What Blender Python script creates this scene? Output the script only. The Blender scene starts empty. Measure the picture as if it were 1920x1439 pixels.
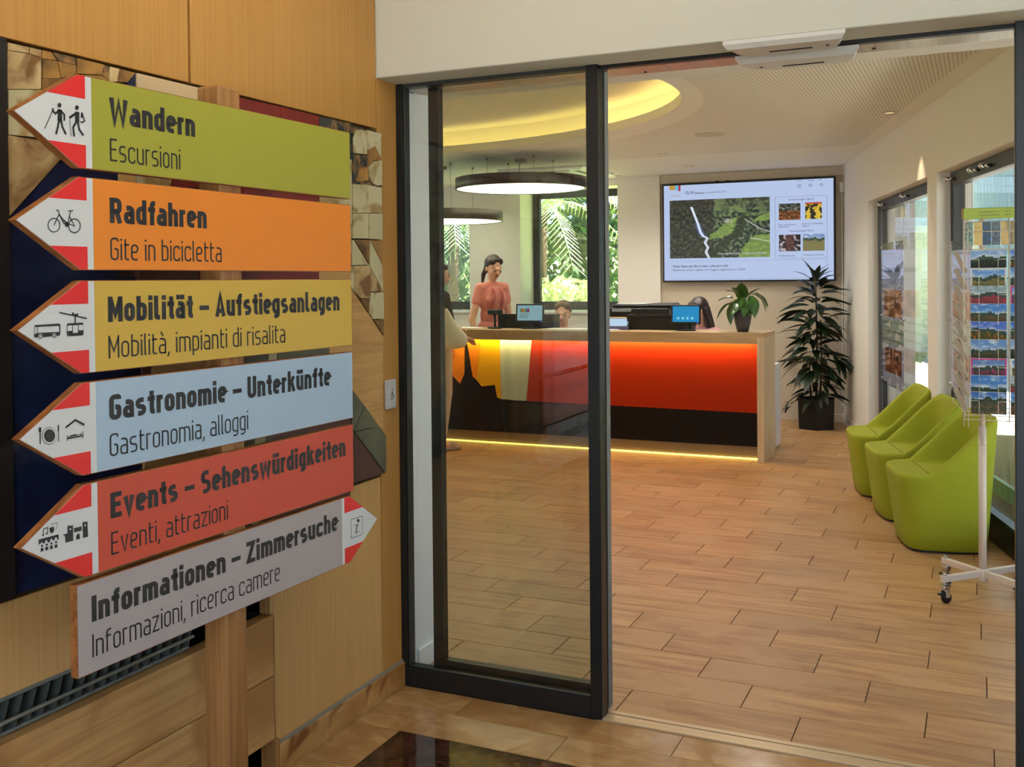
import bpy, bmesh, math, random
import numpy as np
from mathutils import Vector, Matrix, noise
C = bpy.context.scene.collection
PI = math.pi
random.seed(11)

# ------------------------------------------------------------------ camera
F, YAW, PITCH, ROLL, SHY, EYE = 1918.97, .429077, -.0151884, .00930294, -164.585, 1.5
def rotm(a, b, c):
    ca, sa, cb, sb, cc, sc = math.cos(a), math.sin(a), math.cos(b), math.sin(b), math.cos(c), math.sin(c)
    return np.array([[ca,-sa,0],[sa,ca,0],[0,0,1]]) @ np.array([[1,0,0],[0,cb,-sb],[0,sb,cb]]) @ np.array([[cc,0,sc],[0,1,0],[-sc,0,cc]])
RM = rotm(YAW, PITCH, ROLL)
cd = bpy.data.cameras.new('camera'); cam = bpy.data.objects.new('camera', cd); C.objects.link(cam)
cd.sensor_width = 36; cd.lens = F/1920*36; cd.shift_y = SHY/1920; cd.clip_end = 200
m = Matrix.Identity(4)
for i in range(3):
    m[i][0] = RM[i][0]; m[i][1] = RM[i][2]; m[i][2] = -RM[i][1]
m[2][3] = EYE
cam.matrix_world = m
bpy.context.scene.camera = cam

# ------------------------------------------------------------------ light and exposure
sc = bpy.context.scene
sc.view_settings.view_transform = 'Standard'; sc.view_settings.look = 'None'
sc.view_settings.gamma = 1; sc.view_settings.exposure = 0.0
try: sc.view_settings.use_curve_mapping = False
except Exception: pass
w = bpy.data.worlds.new('sky'); sc.world = w; w.use_nodes = True
nt = w.node_tree; bg = nt.nodes['Background']
sky = nt.nodes.new('ShaderNodeTexSky'); sky.sky_type = 'HOSEK_WILKIE'
sky.sun_direction = (.25, .5, .83); sky.turbidity = 3.5; sky.ground_albedo = .4
nt.links.new(sky.outputs[0], bg.inputs[0]); bg.inputs[1].default_value = 11.5
sd = bpy.data.lights.new('sun', 'SUN'); sd.energy = 85; sd.angle = .01; sd.color = (1, .95, .86)
so = bpy.data.objects.new('sun', sd); C.objects.link(so)
so.rotation_euler = Vector((.25, .5, .83)).to_track_quat('Z', 'Y').to_euler()
def area(name, loc, direction, sx, sy, power, color=(1,1,1), spread=PI):
    l = bpy.data.lights.new(name, 'AREA'); l.shape = 'RECTANGLE'; l.size = sx; l.size_y = sy
    l.energy = power; l.color = color; l.spread = spread
    o = bpy.data.objects.new(name, l); C.objects.link(o); o.location = loc
    o.rotation_euler = Vector(direction).to_track_quat('-Z', 'Y').to_euler()
    return o
# lobby: warm ceiling lamps and the daylight of the entrance behind the visitor
area('lobby_lamp', (-.2, 1.2, 2.95), (0, 0, -1), 1.6, 3.0, 11, (1, .96, .86))
area('lobby_lamp', (-1.25, 1.9, 2.96), (0, 0, -1), .4, 1.4, 8, (1, .84, .60))
area('entrance_daylight', (.6, -3.2, 1.6), (-.15, 1, 0), 3.4, 2.4, 36, (.92, .97, 1))
# reception room: general ceiling light, daylight from the windows
def portal(loc, direction, sx, sy):
    o = area('window_portal', loc, direction, sx, sy, 1); o.data.cycles.is_portal = True
portal((-4.31, 11.45, 1.85), (0, -1, 0), 1.22, 1.44); portal((-6.17, 11.45, 1.72), (0, -1, 0), 1.16, 1.2)
portal((-7.36, 8.45, 1.6), (1, 0, 0), 2.9, 1.6)
portal((.46, 5.2, 1.1), (-.966, -.259, 0), 4.2, 2.1); portal((-.40, 8.65, 1.1), (-.966, -.259, 0), 2.3, 2.1)

# ------------------------------------------------------------------ picture ray helper: a pixel meets a real plane of the place
def hit(px, py, n, d):
    r = RM @ np.array([(px-960)/F, 1, -(py-719.5-SHY)/F]); n = np.array(n, float); c = np.array([0, 0, EYE])
    t = (d - n @ c)/(n @ r); return Vector(c + t*r)
def onX(px, py, X): return hit(px, py, (1,0,0), X)
def onY(px, py, Y): return hit(px, py, (0,1,0), Y)
def onZ(px, py, Z=0.): return hit(px, py, (0,0,1), Z)

# ------------------------------------------------------------------ materials
def lin(c): return tuple(((v/255)/12.92 if v/255 <= .04045 else ((v/255+.055)/1.055)**2.4) for v in c)
MATS = {}
def mat(name, rgb=(200,200,200), rough=.5, metal=0, emit=None, es=1, k=1.0, spec=.5, alpha=None, coat=0):
    if name in MATS: return MATS[name]
    M = bpy.data.materials.new(name); M.use_nodes = True
    b = M.node_tree.nodes['Principled BSDF']
    c = tuple(min(.92, v/k) for v in lin(rgb))
    b.inputs['Base Color'].default_value = (*c, 1); b.inputs['Roughness'].default_value = rough
    b.inputs['Metallic'].default_value = metal; b.inputs['Specular IOR Level'].default_value = spec
    b.inputs['Coat Weight'].default_value = coat
    if emit: b.inputs['Emission Color'].default_value = (*lin(emit), 1); b.inputs['Emission Strength'].default_value = es
    M.diffuse_color = (*c, 1)
    MATS[name] = M; return M
def nodes(M): return M.node_tree.nodes, M.node_tree.links, M.node_tree.nodes['Principled BSDF']
def grain(name, c1, c2, scale=(30,30,1.5), rough=.5, bump=.02, k=1.0, coords='Object', rnd=.0, detail=6, contrast=.35, metal=0, spec=.5, stain=None):
    """streaked or clouded procedural surface: noise stretched along an axis between two tones"""
    if name in MATS: return MATS[name]
    M = mat(name, c1, rough, metal, k=k, spec=spec); N, L, b = nodes(M)
    tc = N.new('ShaderNodeTexCoord'); mp = N.new('ShaderNodeMapping'); mp.inputs['Scale'].default_value = scale
    src = tc.outputs[coords]
    if rnd:
        oi = N.new('ShaderNodeObjectInfo'); va = N.new('ShaderNodeVectorMath'); va.operation = 'ADD'
        mu = N.new('ShaderNodeVectorMath'); mu.operation = 'SCALE'; mu.inputs[0].default_value = (37, 19, 53)
        L.new(oi.outputs['Random'], mu.inputs['Scale']); L.new(src, va.inputs[0]); L.new(mu.outputs[0], va.inputs[1]); src = va.outputs[0]
    L.new(src, mp.inputs[0])
    n1 = N.new('ShaderNodeTexNoise'); n1.inputs['Scale'].default_value = 1; n1.inputs['Detail'].default_value = detail; n1.inputs['Distortion'].default_value = .6
    L.new(mp.outputs[0], n1.inputs[0])
    cr = N.new('ShaderNodeValToRGB'); cr.color_ramp.elements[0].position = .5-contrast/2; cr.color_ramp.elements[1].position = .5+contrast/2
    k1 = tuple(min(.92, v/k) for v in lin(c1)); k2 = tuple(min(.92, v/k) for v in lin(c2))
    cr.color_ramp.elements[0].color = (*k2, 1); cr.color_ramp.elements[1].color = (*k1, 1)
    L.new(n1.outputs[0], cr.inputs[0]); out = cr.outputs[0]
    if stain:
        n2 = N.new('ShaderNodeTexNoise'); n2.inputs['Scale'].default_value = stain[1]; n2.inputs['Detail'].default_value = 5; n2.inputs['Distortion'].default_value = 1.2
        L.new(src, n2.inputs[0]); r2 = N.new('ShaderNodeValToRGB'); r2.color_ramp.elements[0].position = .5; r2.color_ramp.elements[1].position = .62
        L.new(n2.outputs[0], r2.inputs[0]); mx = N.new('ShaderNodeMix'); mx.data_type = 'RGBA'
        mx.inputs[7].default_value = (*[v/k for v in lin(stain[0])], 1); L.new(out, mx.inputs[6]); L.new(r2.outputs[0], mx.inputs[0]); out = mx.outputs[2]
    if rnd:
        hs = N.new('ShaderNodeHueSaturation'); ma = N.new('ShaderNodeMath'); ma.operation = 'MULTIPLY_ADD'
        ma.inputs[1].default_value = rnd; ma.inputs[2].default_value = 1-rnd/2; L.new(oi.outputs['Random'], ma.inputs[0])
        L.new(ma.outputs[0], hs.inputs['Value']); L.new(out, hs.inputs['Color']); out = hs.outputs[0]
    L.new(out, b.inputs['Base Color'])
    if bump:
        bp = N.new('ShaderNodeBump'); bp.inputs['Strength'].default_value = .25; bp.inputs['Distance'].default_value = bump
        L.new(n1.outputs[0], bp.inputs['Height']); L.new(bp.outputs[0], b.inputs['Normal'])
    return M
def glass(name, tint=(1,1,1), ior=1.5, rough=0.0):
    if name in MATS: return MATS[name]
    M = bpy.data.materials.new(name); M.use_nodes = True; N = M.node_tree.nodes; L = M.node_tree.links; N.clear()
    o = N.new('ShaderNodeOutputMaterial'); mx = N.new('ShaderNodeMixShader'); t = N.new('ShaderNodeBsdfTransparent'); g = N.new('ShaderNodeBsdfGlossy')
    f = N.new('ShaderNodeFresnel'); ge = N.new('ShaderNodeNewGeometry'); ma = N.new('ShaderNodeMath'); ma.operation = 'MULTIPLY_ADD'; ma.inputs[1].default_value = 1/ior-ior; ma.inputs[2].default_value = ior
    L.new(ge.outputs['Backfacing'], ma.inputs[0]); L.new(ma.outputs[0], f.inputs[0]); t.inputs[0].default_value = (*tint, 1); g.inputs['Roughness'].default_value = rough
    L.new(f.outputs[0], mx.inputs[0]); L.new(t.outputs[0], mx.inputs[1]); L.new(g.outputs[0], mx.inputs[2]); L.new(mx.outputs[0], o.inputs[0])
    MATS[name] = M; return M
def glow(name, rgb, s):
    if name in MATS: return MATS[name]
    M = bpy.data.materials.new(name); M.use_nodes = True; N = M.node_tree.nodes; L = M.node_tree.links; N.clear()
    o = N.new('ShaderNodeOutputMaterial'); e = N.new('ShaderNodeEmission'); e.inputs[0].default_value = (*lin(rgb), 1); e.inputs[1].default_value = s
    L.new(e.outputs[0], o.inputs[0]); MATS[name] = M; return M

KL = .76      # how brightly the lobby light shows a surface; palette tones are read at that level
plaster = mat('plaster', (236,231,221), .85)
plaster_dim_beige = mat('plaster_dim_beige', (206,192,170), .85)  # puts the screen wall's weaker light into its colour; plain beige on the cabinet
header_paint = mat('header_paint', (206,206,192), .8)
clad = grain('clad_wood', (184,140,76), (168,122,60), (130,130,1.6), .38, .001, k=.8, spec=.4, contrast=.6)
clad_front = grain('clad_front', (202,164,106), (182,142,86), (110,110,1.6), .42, .001, k=.8, contrast=.6)
clad_pale = grain('clad_pale', (196,160,104), (172,134,80), (1.5,40,40), .5, .003, k=.8, coords='Object', stain=((160,120,70), 3))
clad_low = grain('clad_low', (198,158,102), (176,134,80), (2,2.0,50), .5, .003, k=.8, stain=((165,122,72), 2))
wallstone = grain('baseboard_stone', (190,152,96), (150,105,55), (6,6,9), .45, .002, k=.8, stain=((120,75,35), 6))
walnut = grain('post_wood', (166,122,72), (122,80,42), (60,60,2.0), .45, .002, k=.8, contrast=.5)
boardwood = grain('board_edge_wood', (165,105,55), (120,70,34), (40,6,40), .5, .002, k=.8)
oak = grain('oak', (205,176,132), (184,150,104), (2.0,30,30), .5, .002)
oak_side = grain('oak_side', (222,198,160), (204,178,138), (30,30,2.0), .5, .002)
tilewood = grain('tile_wood', (204,162,112), (152,108,68), (2.6,26,1), .38, .0015, rnd=.22, detail=9, contrast=.5, spec=.42, stain=((188,148,104), 2.2))
grout = mat('grout', (112,98,84), .9)
marble = grain('marble', (202,166,116), (156,116,70), (7,16,8), .18, .0, rnd=.18, stain=((168,126,78), 5), contrast=.5, detail=9)
granite = grain('granite', (84,50,36), (42,25,20), (30,30,30), .06, .0, contrast=.2, stain=((20,14,14), 9))
black_al = mat('black_aluminium', (26,27,26), .38, .2)
grey_al = mat('grey_aluminium', (62,66,66), .4, .4)
win_al = mat('window_aluminium', (58,58,60), .45, .2)
brushed = grain('brushed_aluminium', (205,192,180), (180,168,158), (60,1,60), .32, .0, metal=.7)
track = mat('track_aluminium', (206,184,150), .35, .5)
chrome = mat('chrome', (210,210,210), .15, 1)
blackp = mat('black_plastic', (18,18,20), .4)
dark = mat('dark_void', (14,12,11), .9)
white_lac = mat('white_lacquer', (232,234,236), .35)
pane = glass('window_glass', (.94,.97,.96))
pane_g = glass('door_glass', (.86,.875,.82))
acrylic = glass('acrylic', (.97,.98,.99))

# ------------------------------------------------------------------ mesh helpers
class MB:
    def __init__(s): s.v = []; s.f = []; s.mi = []; s.sm = []
    def add(s, vs, fs, mi=0, smooth=False):
        o = len(s.v); s.v += [tuple(v) for v in vs]
        for f in fs: s.f.append(tuple(i+o for i in f)); s.mi.append(mi); s.sm.append(smooth)
        return s
    def box(s, x0, y0, z0, x1, y1, z1, mi=0, M=None):
        vs = [Vector((x, y, z)) for z in (z0,z1) for y in (y0,y1) for x in (x0,x1)]
        if M: vs = [M @ v for v in vs]
        return s.add(vs, [(0,2,3,1),(4,5,7,6),(0,1,5,4),(2,6,7,3),(0,4,6,2),(1,3,7,5)], mi)
    def bev(s, x0, y0, z0, x1, y1, z1, b=.004, mi=0, M=None):
        """box with chamfered edges"""
        b = min(b, abs(x1-x0)/2.1, abs(y1-y0)/2.1, abs(z1-z0)/2.1)
        bm = bmesh.new(); bmesh.ops.create_cube(bm, size=1)
        for v in bm.verts: v.co = Vector((x0+(v.co.x+.5)*(x1-x0), y0+(v.co.y+.5)*(y1-y0), z0+(v.co.z+.5)*(z1-z0)))
        bmesh.ops.bevel(bm, geom=bm.edges[:], offset=b, segments=1, affect='EDGES')
        bm.verts.index_update(); vs = [v.co.copy() for v in bm.verts]
        if M: vs = [M @ v for v in vs]
        s.add(vs, [tuple(v.index for v in f.verts) for f in bm.faces], mi); bm.free(); return s
    def prism(s, pts, off, mi=0):
        """polygon (3D points) extruded by vector off"""
        pts = [Vector(p) for p in pts]; off = Vector(off); n = len(pts)
        nn = Vector((0,0,0))
        for i in range(n): nn += pts[i].cross(pts[(i+1) % n])
        if nn.dot(off) < 0: pts = pts[::-1]
        vs = pts + [p+off for p in pts]
        return s.add(vs, [tuple(range(n))[::-1], tuple(range(n, 2*n))] + [(i, (i+1) % n, n+(i+1) % n, n+i) for i in range(n)], mi)
    def rings(s, rings, cap0=True, cap1=True, mi=0, smooth=True):
        n = len(rings[0]); o = len(s.v)
        for r in rings: s.v += [tuple(p) for p in r]
        for j in range(len(rings)-1):
            for i in range(n):
                s.f.append((o+j*n+i, o+j*n+(i+1) % n, o+(j+1)*n+(i+1) % n, o+(j+1)*n+i)); s.mi.append(mi); s.sm.append(smooth)
        if cap0: s.f.append(tuple(o+i for i in range(n))[::-1]); s.mi.append(mi); s.sm.append(False)
        if cap1: s.f.append(tuple(o+(len(rings)-1)*n+i for i in range(n))); s.mi.append(mi); s.sm.append(False)
        return s
    def lathe(s, prof, c=(0,0,0), n=24, mi=0, cap0=True, cap1=True, smooth=True):
        return s.rings([[(c[0]+r*math.cos(2*PI*i/n), c[1]+r*math.sin(2*PI*i/n), c[2]+z) for i in range(n)] for r, z in prof], cap0, cap1, mi, smooth)
    def tube(s, pts, r, n=8, mi=0, r1=None, cap=True, smooth=True):
        pts = [Vector(p) for p in pts]; rs = []; N = len(pts)
        up = None
        for i, p in enumerate(pts):
            d = (pts[min(i+1, N-1)]-pts[max(i-1, 0)]).normalized()
            if up is None:
                up = Vector((0,0,1)) if abs(d.z) < .9 else Vector((1,0,0))
            a = d.cross(up).normalized(); b = a.cross(d).normalized(); up = b
            rr = r if r1 is None else r+(r1-r)*i/(N-1)
            rs.append([p+a*rr*math.cos(2*PI*k/n)+b*rr*math.sin(2*PI*k/n) for k in range(n)])
        return s.rings(rs, cap, cap, mi, smooth)
    def ball(s, c, r, n=10, mi=0, R=None):
        if isinstance(r, (int, float)): r = (r, r, r)
        rs = []
        for j in range(1, n):
            t = PI*j/n
            ring = [Vector((r[0]*math.sin(t)*math.cos(2*PI*i/(2*n)), r[1]*math.sin(t)*math.sin(2*PI*i/(2*n)), -r[2]*math.cos(t))) for i in range(2*n)]
            if R: ring = [R @ v for v in ring]
            rs.append([Vector(c)+v for v in ring])
        return s.rings(rs, True, True, mi, True)
    def cap(s, a, b, ra, rb, n=10, mi=0):
        """tapered capsule"""
        a, b = Vector(a), Vector(b); d = b-a; L = d.length
        if L < 1e-6: return s.ball(a, ra, n, mi)
        q = d.normalized().to_track_quat('Z', 'Y').to_matrix(); rs = []
        for j in range(1, n//2+1):
            t = PI/2*j/(n//2); rs.append((-ra*math.cos(t), ra*math.sin(t)))
        for j in range(0, n//2):
            t = PI/2*j/(n//2); rs.append((L+rb*math.sin(t), rb*math.cos(t)))
        return s.rings([[a+q @ Vector((rad*math.cos(2*PI*i/n), rad*math.sin(2*PI*i/n), z)) for i in range(n)] for z, rad in rs], True, True, mi, True)
    def mesh(s, name):
        me = bpy.data.meshes.new(name); me.from_pydata(s.v, [], s.f); me.update()
        me.polygons.foreach_set('material_index', s.mi); me.polygons.foreach_set('use_smooth', s.sm)
        return me
    def build(s, name, mats, parent=None, loc=None, rz=0, **props):
        me = s.mesh(name)
        for M in (mats if isinstance(mats, (list, tuple)) else [mats]): me.materials.append(M)
        o = bpy.data.objects.new(name, me); C.objects.link(o)
        if parent: o.parent = parent
        if loc is not None: o.location = loc
        if rz: o.rotation_euler.z = rz
        for k, v in props.items(): o[k] = v
        return o
def thing(name, label, cat, loc=(0,0,0), rz=0, group=None):
    o = bpy.data.objects.new(name, None); C.objects.link(o); o.location = loc; o.rotation_euler.z = rz
    o.empty_display_size = .1; o['label'] = label; o['category'] = cat
    if group: o['group'] = group
    return o
def struct(o, label=None, cat=None):
    o['kind'] = 'structure'
    if label: o['label'] = label
    if cat: o['category'] = cat
    return o
def sroot(name, label, cat, loc=(0,0,0)):
    o = bpy.data.objects.new(name, None); C.objects.link(o); o.location = loc; o.empty_display_size = .1
    return struct(o, label, cat)
def dup(root, loc, rz=None, label=None, group=None):
    r = root.copy(); C.objects.link(r); r.location = loc
    if rz is not None: r.rotation_euler.z = rz
    if label: r['label'] = label
    if group: r['group'] = group
    for ch in list(root.children):
        c = ch.copy(); C.objects.link(c); c.parent = r
        for g in list(ch.children):
            d = g.copy(); C.objects.link(d); d.parent = c
    return r
def textmesh(s, size=1, width=None, fat=0.0):
    """flat lettering (built-in font) as (verts, faces), x right, y up, optionally fitted to a width"""
    cu = bpy.data.curves.new('t', 'FONT'); cu.body = s; cu.size = size; cu.offset = fat; cu.resolution_u = 3
    o = bpy.data.objects.new('t', cu); C.objects.link(o); dg = bpy.context.evaluated_depsgraph_get()
    me = bpy.data.meshes.new_from_object(o.evaluated_get(dg)); vs = [v.co.copy() for v in me.vertices]; fs = [tuple(p.vertices) for p in me.polygons]
    bpy.data.objects.remove(o); bpy.data.curves.remove(cu); bpy.data.meshes.remove(me)
    x0 = min(v.x for v in vs); x1 = max(v.x for v in vs)
    kx = width/(x1-x0) if width else 1
    return [Vector(((v.x-x0)*kx, v.y, 0)) for v in vs], fs

# ================================================================== THE SETTING
RN = Vector((.966, .259, 0)); RD = Vector((-.259, .966, 0)); RW = 1.6125       # right wall: outward normal, direction, distance
def rp(n, d, z=0): return RN*n + RD*d + Vector((0, 0, z))                       # point from (towards wall, along wall, height)
CEIL = 2.64
# ---- reception floor
fl = MB().box(-7.2, 3.34, -.12, 1.2, 11.6, -.008).build('floor', grout); struct(fl)
ROWH, TL, GAP = .2125, .597, .0035
def clipright(poly, lim):
    out = []
    for i in range(len(poly)):
        a, b = poly[i], poly[(i+1) % len(poly)]; da, db = RN.dot(a)-lim, RN.dot(b)-lim
        if da <= 0: out.append(a)
        if da*db < 0: out.append(a+(b-a)*(da/(da-db)))
    return out
tiles = []
for i in range(36):
    y0 = 3.344+i*ROWH; y1 = y0+ROWH; off = -.56-.205*i
    off = off-math.floor((off+7.2)/TL)*TL - TL
    x = off
    while x < 1.2:
        a = max(x, -7.2); b = min(x+TL, 1.2)
        if b-a > .02:
            g = GAP/2; poly = [Vector((a+g, y0+g, 0)), Vector((b-g, y0+g, 0)), Vector((b-g, y1-g, 0)), Vector((a+g, y1-g, 0))]
            cx, cy = (a+b)/2, (y0+y1)/2
            full = (b-a > TL-.001) and max(RN.dot(p) for p in poly) < 1.70
            if not full: poly = clipright(poly, 1.70)
            if len(poly) > 2: tiles.append((cx, cy, full, poly))
        x += TL
def seen(cx, cy):
    r = cx/cy
    return -.66 < r < .08
vis = sorted([t for t in tiles if seen(t[0], t[1])], key=lambda t: math.hypot(t[0], t[1]))
near, rest = vis[:296], vis[296:]+[t for t in tiles if not seen(t[0], t[1])]
g = GAP/2; tb = MB().bev(-TL/2+g, -ROWH/2+g, -.010, TL/2-g, ROWH/2-g, 0, .0012); tme = tb.mesh('floor_tile'); tme.materials.append(tilewood)
for cx, cy, full, poly in near:
    if full:
        o = bpy.data.objects.new('floor_tile', tme); C.objects.link(o); o.location = (cx, cy, random.uniform(-.0003, .0003)); o.parent = fl
    else:
        MB().prism([p-Vector((cx, cy, .010)) for p in poly], (0,0,.010)).build('floor_tile', tilewood, fl, (cx, cy, 0))
rb = MB()
for cx, cy, full, poly in rest: rb.prism([p-Vector((0,0,.010)) for p in poly], (0,0,.010))
rb.build('floor_tiles_far', tilewood, fl, kind='stuff')

# ---- lobby floor of polished stone
lf = MB().box(-2.1, -3.6, -.12, 2.6, 3.34, -.008).build('floor', grout); struct(lf)
def slab(x0, y0, x1, y1, M, name):
    g = .0012; MB().bev(x0-(x0+x1)/2+g, y0-(y0+y1)/2+g, -.010, x1-(x0+x1)/2-g, y1-(y0+y1)/2-g, 0, .0006).build(name, M, lf, ((x0+x1)/2, (y0+y1)/2, 0))
for a, b in [(-1.955,-1.653), (-1.653,-.887), (-.887,-.12), (-.12,.65), (.65,1.4), (1.4,2.6)]: slab(a, 3.105, b, 3.262, marble, 'marble_tile')
for a, b in [(-1.955,-1.233), (-1.233,-.47), (-.47,.29), (.29,1.05), (1.05,2.6)]: slab(a, 2.925, b, 3.105, marble, 'marble_tile')
for a, b in [(2.64,2.925), (1.9,2.64), (1.15,1.9), (.4,1.15), (-.4,.4), (-3.6,-.4)]: slab(-1.955, a, -1.765, b, marble, 'marble_tile')
for i in range(5):
    for j in range(7):
        slab(-1.765+i*.86, 2.925-(j+1)*.9, -1.765+(i+1)*.86, 2.925-j*.9, granite if i < 2 or j % 2 else marble, 'granite_slab' if i < 2 or j % 2 else 'marble_tile')

# ---- threshold track of the sliding door
tr = sroot('trim_1', 'metal floor track across the door opening', 'threshold')
MB().bev(-1.19, 3.262, -.006, 2.55, 3.285, .006, .001).build('track_profile', track, tr)
MB().bev(-1.19, 3.289, -.006, 2.55, 3.318, .004, .001).build('track_profile', track, tr)
MB().bev(-1.19, 3.324, -.006, 2.55, 3.346, .005, .001).build('track_profile', track, tr)
MB().box(-1.19, 3.262, -.008, 2.55, 3.346, -.003).build('track_bed', black_al, tr)

# ---- clad wall of the lobby, on the left
LX = -1.955
wl = sroot('wall_left', 'lobby wall clad in honey-coloured veneer panels', 'wall')
MB().box(-2.3, -3.6, .59, -2.0, 3.30, 3.0).box(-2.3, -3.6, -.1, -2.12, 3.30, .59).box(-2.3, 2.50, -.1, -2.0, 3.30, .59).build('core', dark, wl)
def wpanel(y0, y1, z0, z1, M, name='wood_panel', front=LX, back=-2.0):
    y, z = (y0+y1)/2, (z0+z1)/2
    MB().bev(back, y0-y, z0-z, front, y1-y, z1-z, .0015).build(name, M, wl, (0, y, z))
for a, b in [(-3.6,-1.2), (-1.2,.49), (.49,2.175), (2.185,3.126)]: wpanel(a, b, 2.046, 3.0, clad)
wpanel(3.132, 3.262, .094, 3.0, clad)
wpanel(2.516, 3.126, .096, .800, clad_front)
for a, b in [(-3.6,-.2), (-.2,1.20), (1.205,2.50)]: wpanel(a, b, .592, .800, clad_front)
wpanel(2.500, 2.514, .49, .592, walnut, 'niche_cheek', front=-1.975, back=-2.12)
for a, b in [(-3.6,-.2), (-.2,1.20), (1.203,2.508)]:
    for c, d in [(.11,.301), (.304,.488)]: wpanel(a, b, c, d, clad_low)
for a, b in [(2.52,3.140), (3.143,3.27)]:
    MB().bev(-2.0, a, 0, LX+.012, b, .088, .002).build('baseboard_slab', wallstone, wl)
MB().box(-2.0, 2.52, .088, LX+.006, 3.262, .096).build('sealant_joint', mat('sealant', (150,146,140), .8), wl)
MB().box(-2.1, -3.6, 0, -2.06, 2.52, .11).build('recess_back', walnut, wl); MB().box(-2.06, 2.500, 0, -1.945, 2.519, .109).build('recess_cheek', walnut, wl)
# header beam above the doors, lobby ceiling and the unseen rest of the lobby
struct(MB().bev(-2.04, 3.13, 2.225, 2.6, 3.29, 3.02, .003).build('wall_front', header_paint))
struct(MB().box(-7.2, 3.46, 2.226, 2.6, 3.62, 3.02).build('wall_front', plaster))
struct(MB().box(-2.3, -3.6, 3.0, 2.6, 3.3, 3.1).build('ceiling', plaster))
struct(MB().box(2.55, -3.6, -.1, 2.7, 3.3, 3.0).build('wall_right', header_paint))

# ---- sliding glass doors
d1 = sroot('door_1', 'dark framed glass sidelight with the open sliding leaf behind it', 'door')
MB().bev(-1.958, 3.262, 0, -1.930, 3.318, 2.226, .002).build('frame_post', black_al, d1)
MB().bev(-1.929, 3.268, .072, -1.922, 3.300, 2.222, .001).build('glazing_bead', grey_al, d1)
MB().bev(-1.212, 3.262, 0, -1.170, 3.322, 2.226, .002).build('frame_post', black_al, d1)
MB().bev(-1.930, 3.262, 0, -1.212, 3.318, .070, .002).build('bottom_rail', black_al, d1)
MB().bev(-1.930, 3.270, .070, -1.212, 3.280, .076, .001).build('glazing_bead', grey_al, d1)
MB().bev(-1.930, 3.270, 2.212, -1.170, 3.318, 2.226, .001).build('top_rail', grey_al, d1)
MB().box(-1.924, 3.288, .07, -1.21, 3.294, 2.215).build('glass_pane', pane, d1)
leaf = MB().bev(-1.862, 3.335, .012, -1.820, 3.375, 2.215, .002).build('leaf_stile', black_al, d1)
MB().bev(-1.200, 3.335, .012, -1.176, 3.375, 2.215, .002).build('leaf_stile', black_al, d1)
MB().bev(-1.820, 3.335, .012, -1.200, 3.375, .088, .002).build('leaf_bottom_rail', black_al, d1)
MB().bev(-1.174, 3.337, .012, -1.170, 3.372, 2.215, .001).build('brush_seal', mat('seal', (120,122,120), .7), d1)
MB().box(-1.820, 3.352, .088, -1.200, 3.358, 2.215).build('glass_pane', pane_g, d1)
MB().bev(.092, 3.262, 0, .135, 3.372, 2.226, .002).build('frame_post', black_al, d1)
MB().bev(.135, 3.270, .07, .165, 3.30, 2.226, .002).build('glazing_bead', grey_al, d1)
MB().box(.14, 3.286, .07, 2.55, 3.292, 2.22).build('glass_pane', pane, d1)
MB().bev(.135, 3.262, 0, 2.55, 3.318, .070, .002).build('bottom_rail', black_al, d1)
MB().bev(-1.175, 3.292, 2.214, .10, 3.322, 2.228, .001).build('top_track', black_al, d1)
MB().bev(-1.955, 3.322, 2.216, 2.55, 3.452, 2.36, .003).build('door_operator', brushed, d1)
ds = MB()
for x, y in [(-1.05,3.42),(-1.88,3.43),(-.30,3.40)]: ds.lathe([(.006,0),(.006,.003)], (x, y, 2.213), 10)
ds.build('operator_screw', blackp, d1)

# presence sensors: shallow curved housings under the header
def sensor(x0, x1, y0, y1, z, label, dotx):
    t = thing('motion_sensor', label, 'sensor', ((x0+x1)/2, y0, z), 0, 'door sensors under the header')
    hw = (x1-x0)/2; b = MB(); n = 14; dp = y1-y0
    out = [(-hw, 0), (hw, 0)] + [(hw-.012-(.055)*(1-math.cos(PI/2*i/6)), dp*(.35+.65*math.sin(PI/2*i/6))) for i in range(7)]
    out += [(-hw+.012+.055*(1-math.cos(PI/2*i/6)), dp*(.35+.65*math.sin(PI/2*i/6))) for i in range(6, -1, -1)]
    r0 = [(x, y, 0) for x, y in out]; r1 = [(x*.995, y, -.012) for x, y in out]; r2 = [(x*.93, .01+y*.88, -.026) for x, y in out]
    b.rings([r2, r1, r0], True, True, 0, False); b.build('housing', mat('sensor_shell', (214,212,204), .35), t)
    MB().bev(-.055, dp*.60, -.0285, .075, dp*.66, -.0255, .001).build('sensor_slot', blackp, t)
    MB().lathe([(.005,0),(.005,.003)], (dotx, dp*.55, -.0285), 10).build('indicator', blackp, t)
    return t
sensor(-.715, -.355, 3.125, 3.262, 2.224, 'white curved door sensor on the lobby side of the header', .12)
sensor(-.715, -.335, 3.300, 3.440, 2.212, 'white curved door sensor behind the first, on the metal operator', -.12)

# ---- reception walls
struct(MB().box(-7.2, 3.42, -.1, -1.97, 3.62, 2.7).build('wall_partition', white_paint := mat('white_paint', (236,238,240), .6)))
struct(MB().box(-7.2, 3.335, -.1, -1.97, 3.419, 2.215).build('wall_partition', white_paint))
struct(MB().bev(-1.97, 3.40, 0, -1.958, 3.632, .085, .003).build('baseboard_partition', white_paint))
struct(MB().box(-7.35, 3.3, -.1, -7.2, 7.0, 2.95).box(-7.35, 9.9, -.1, -7.2, 11.6, 2.95).box(-7.35, 7.0, 2.4, -7.2, 9.9, 2.95).box(-7.35, 7.0, -.1, -7.2, 9.9, .8).build('wall_west', plaster))
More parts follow.
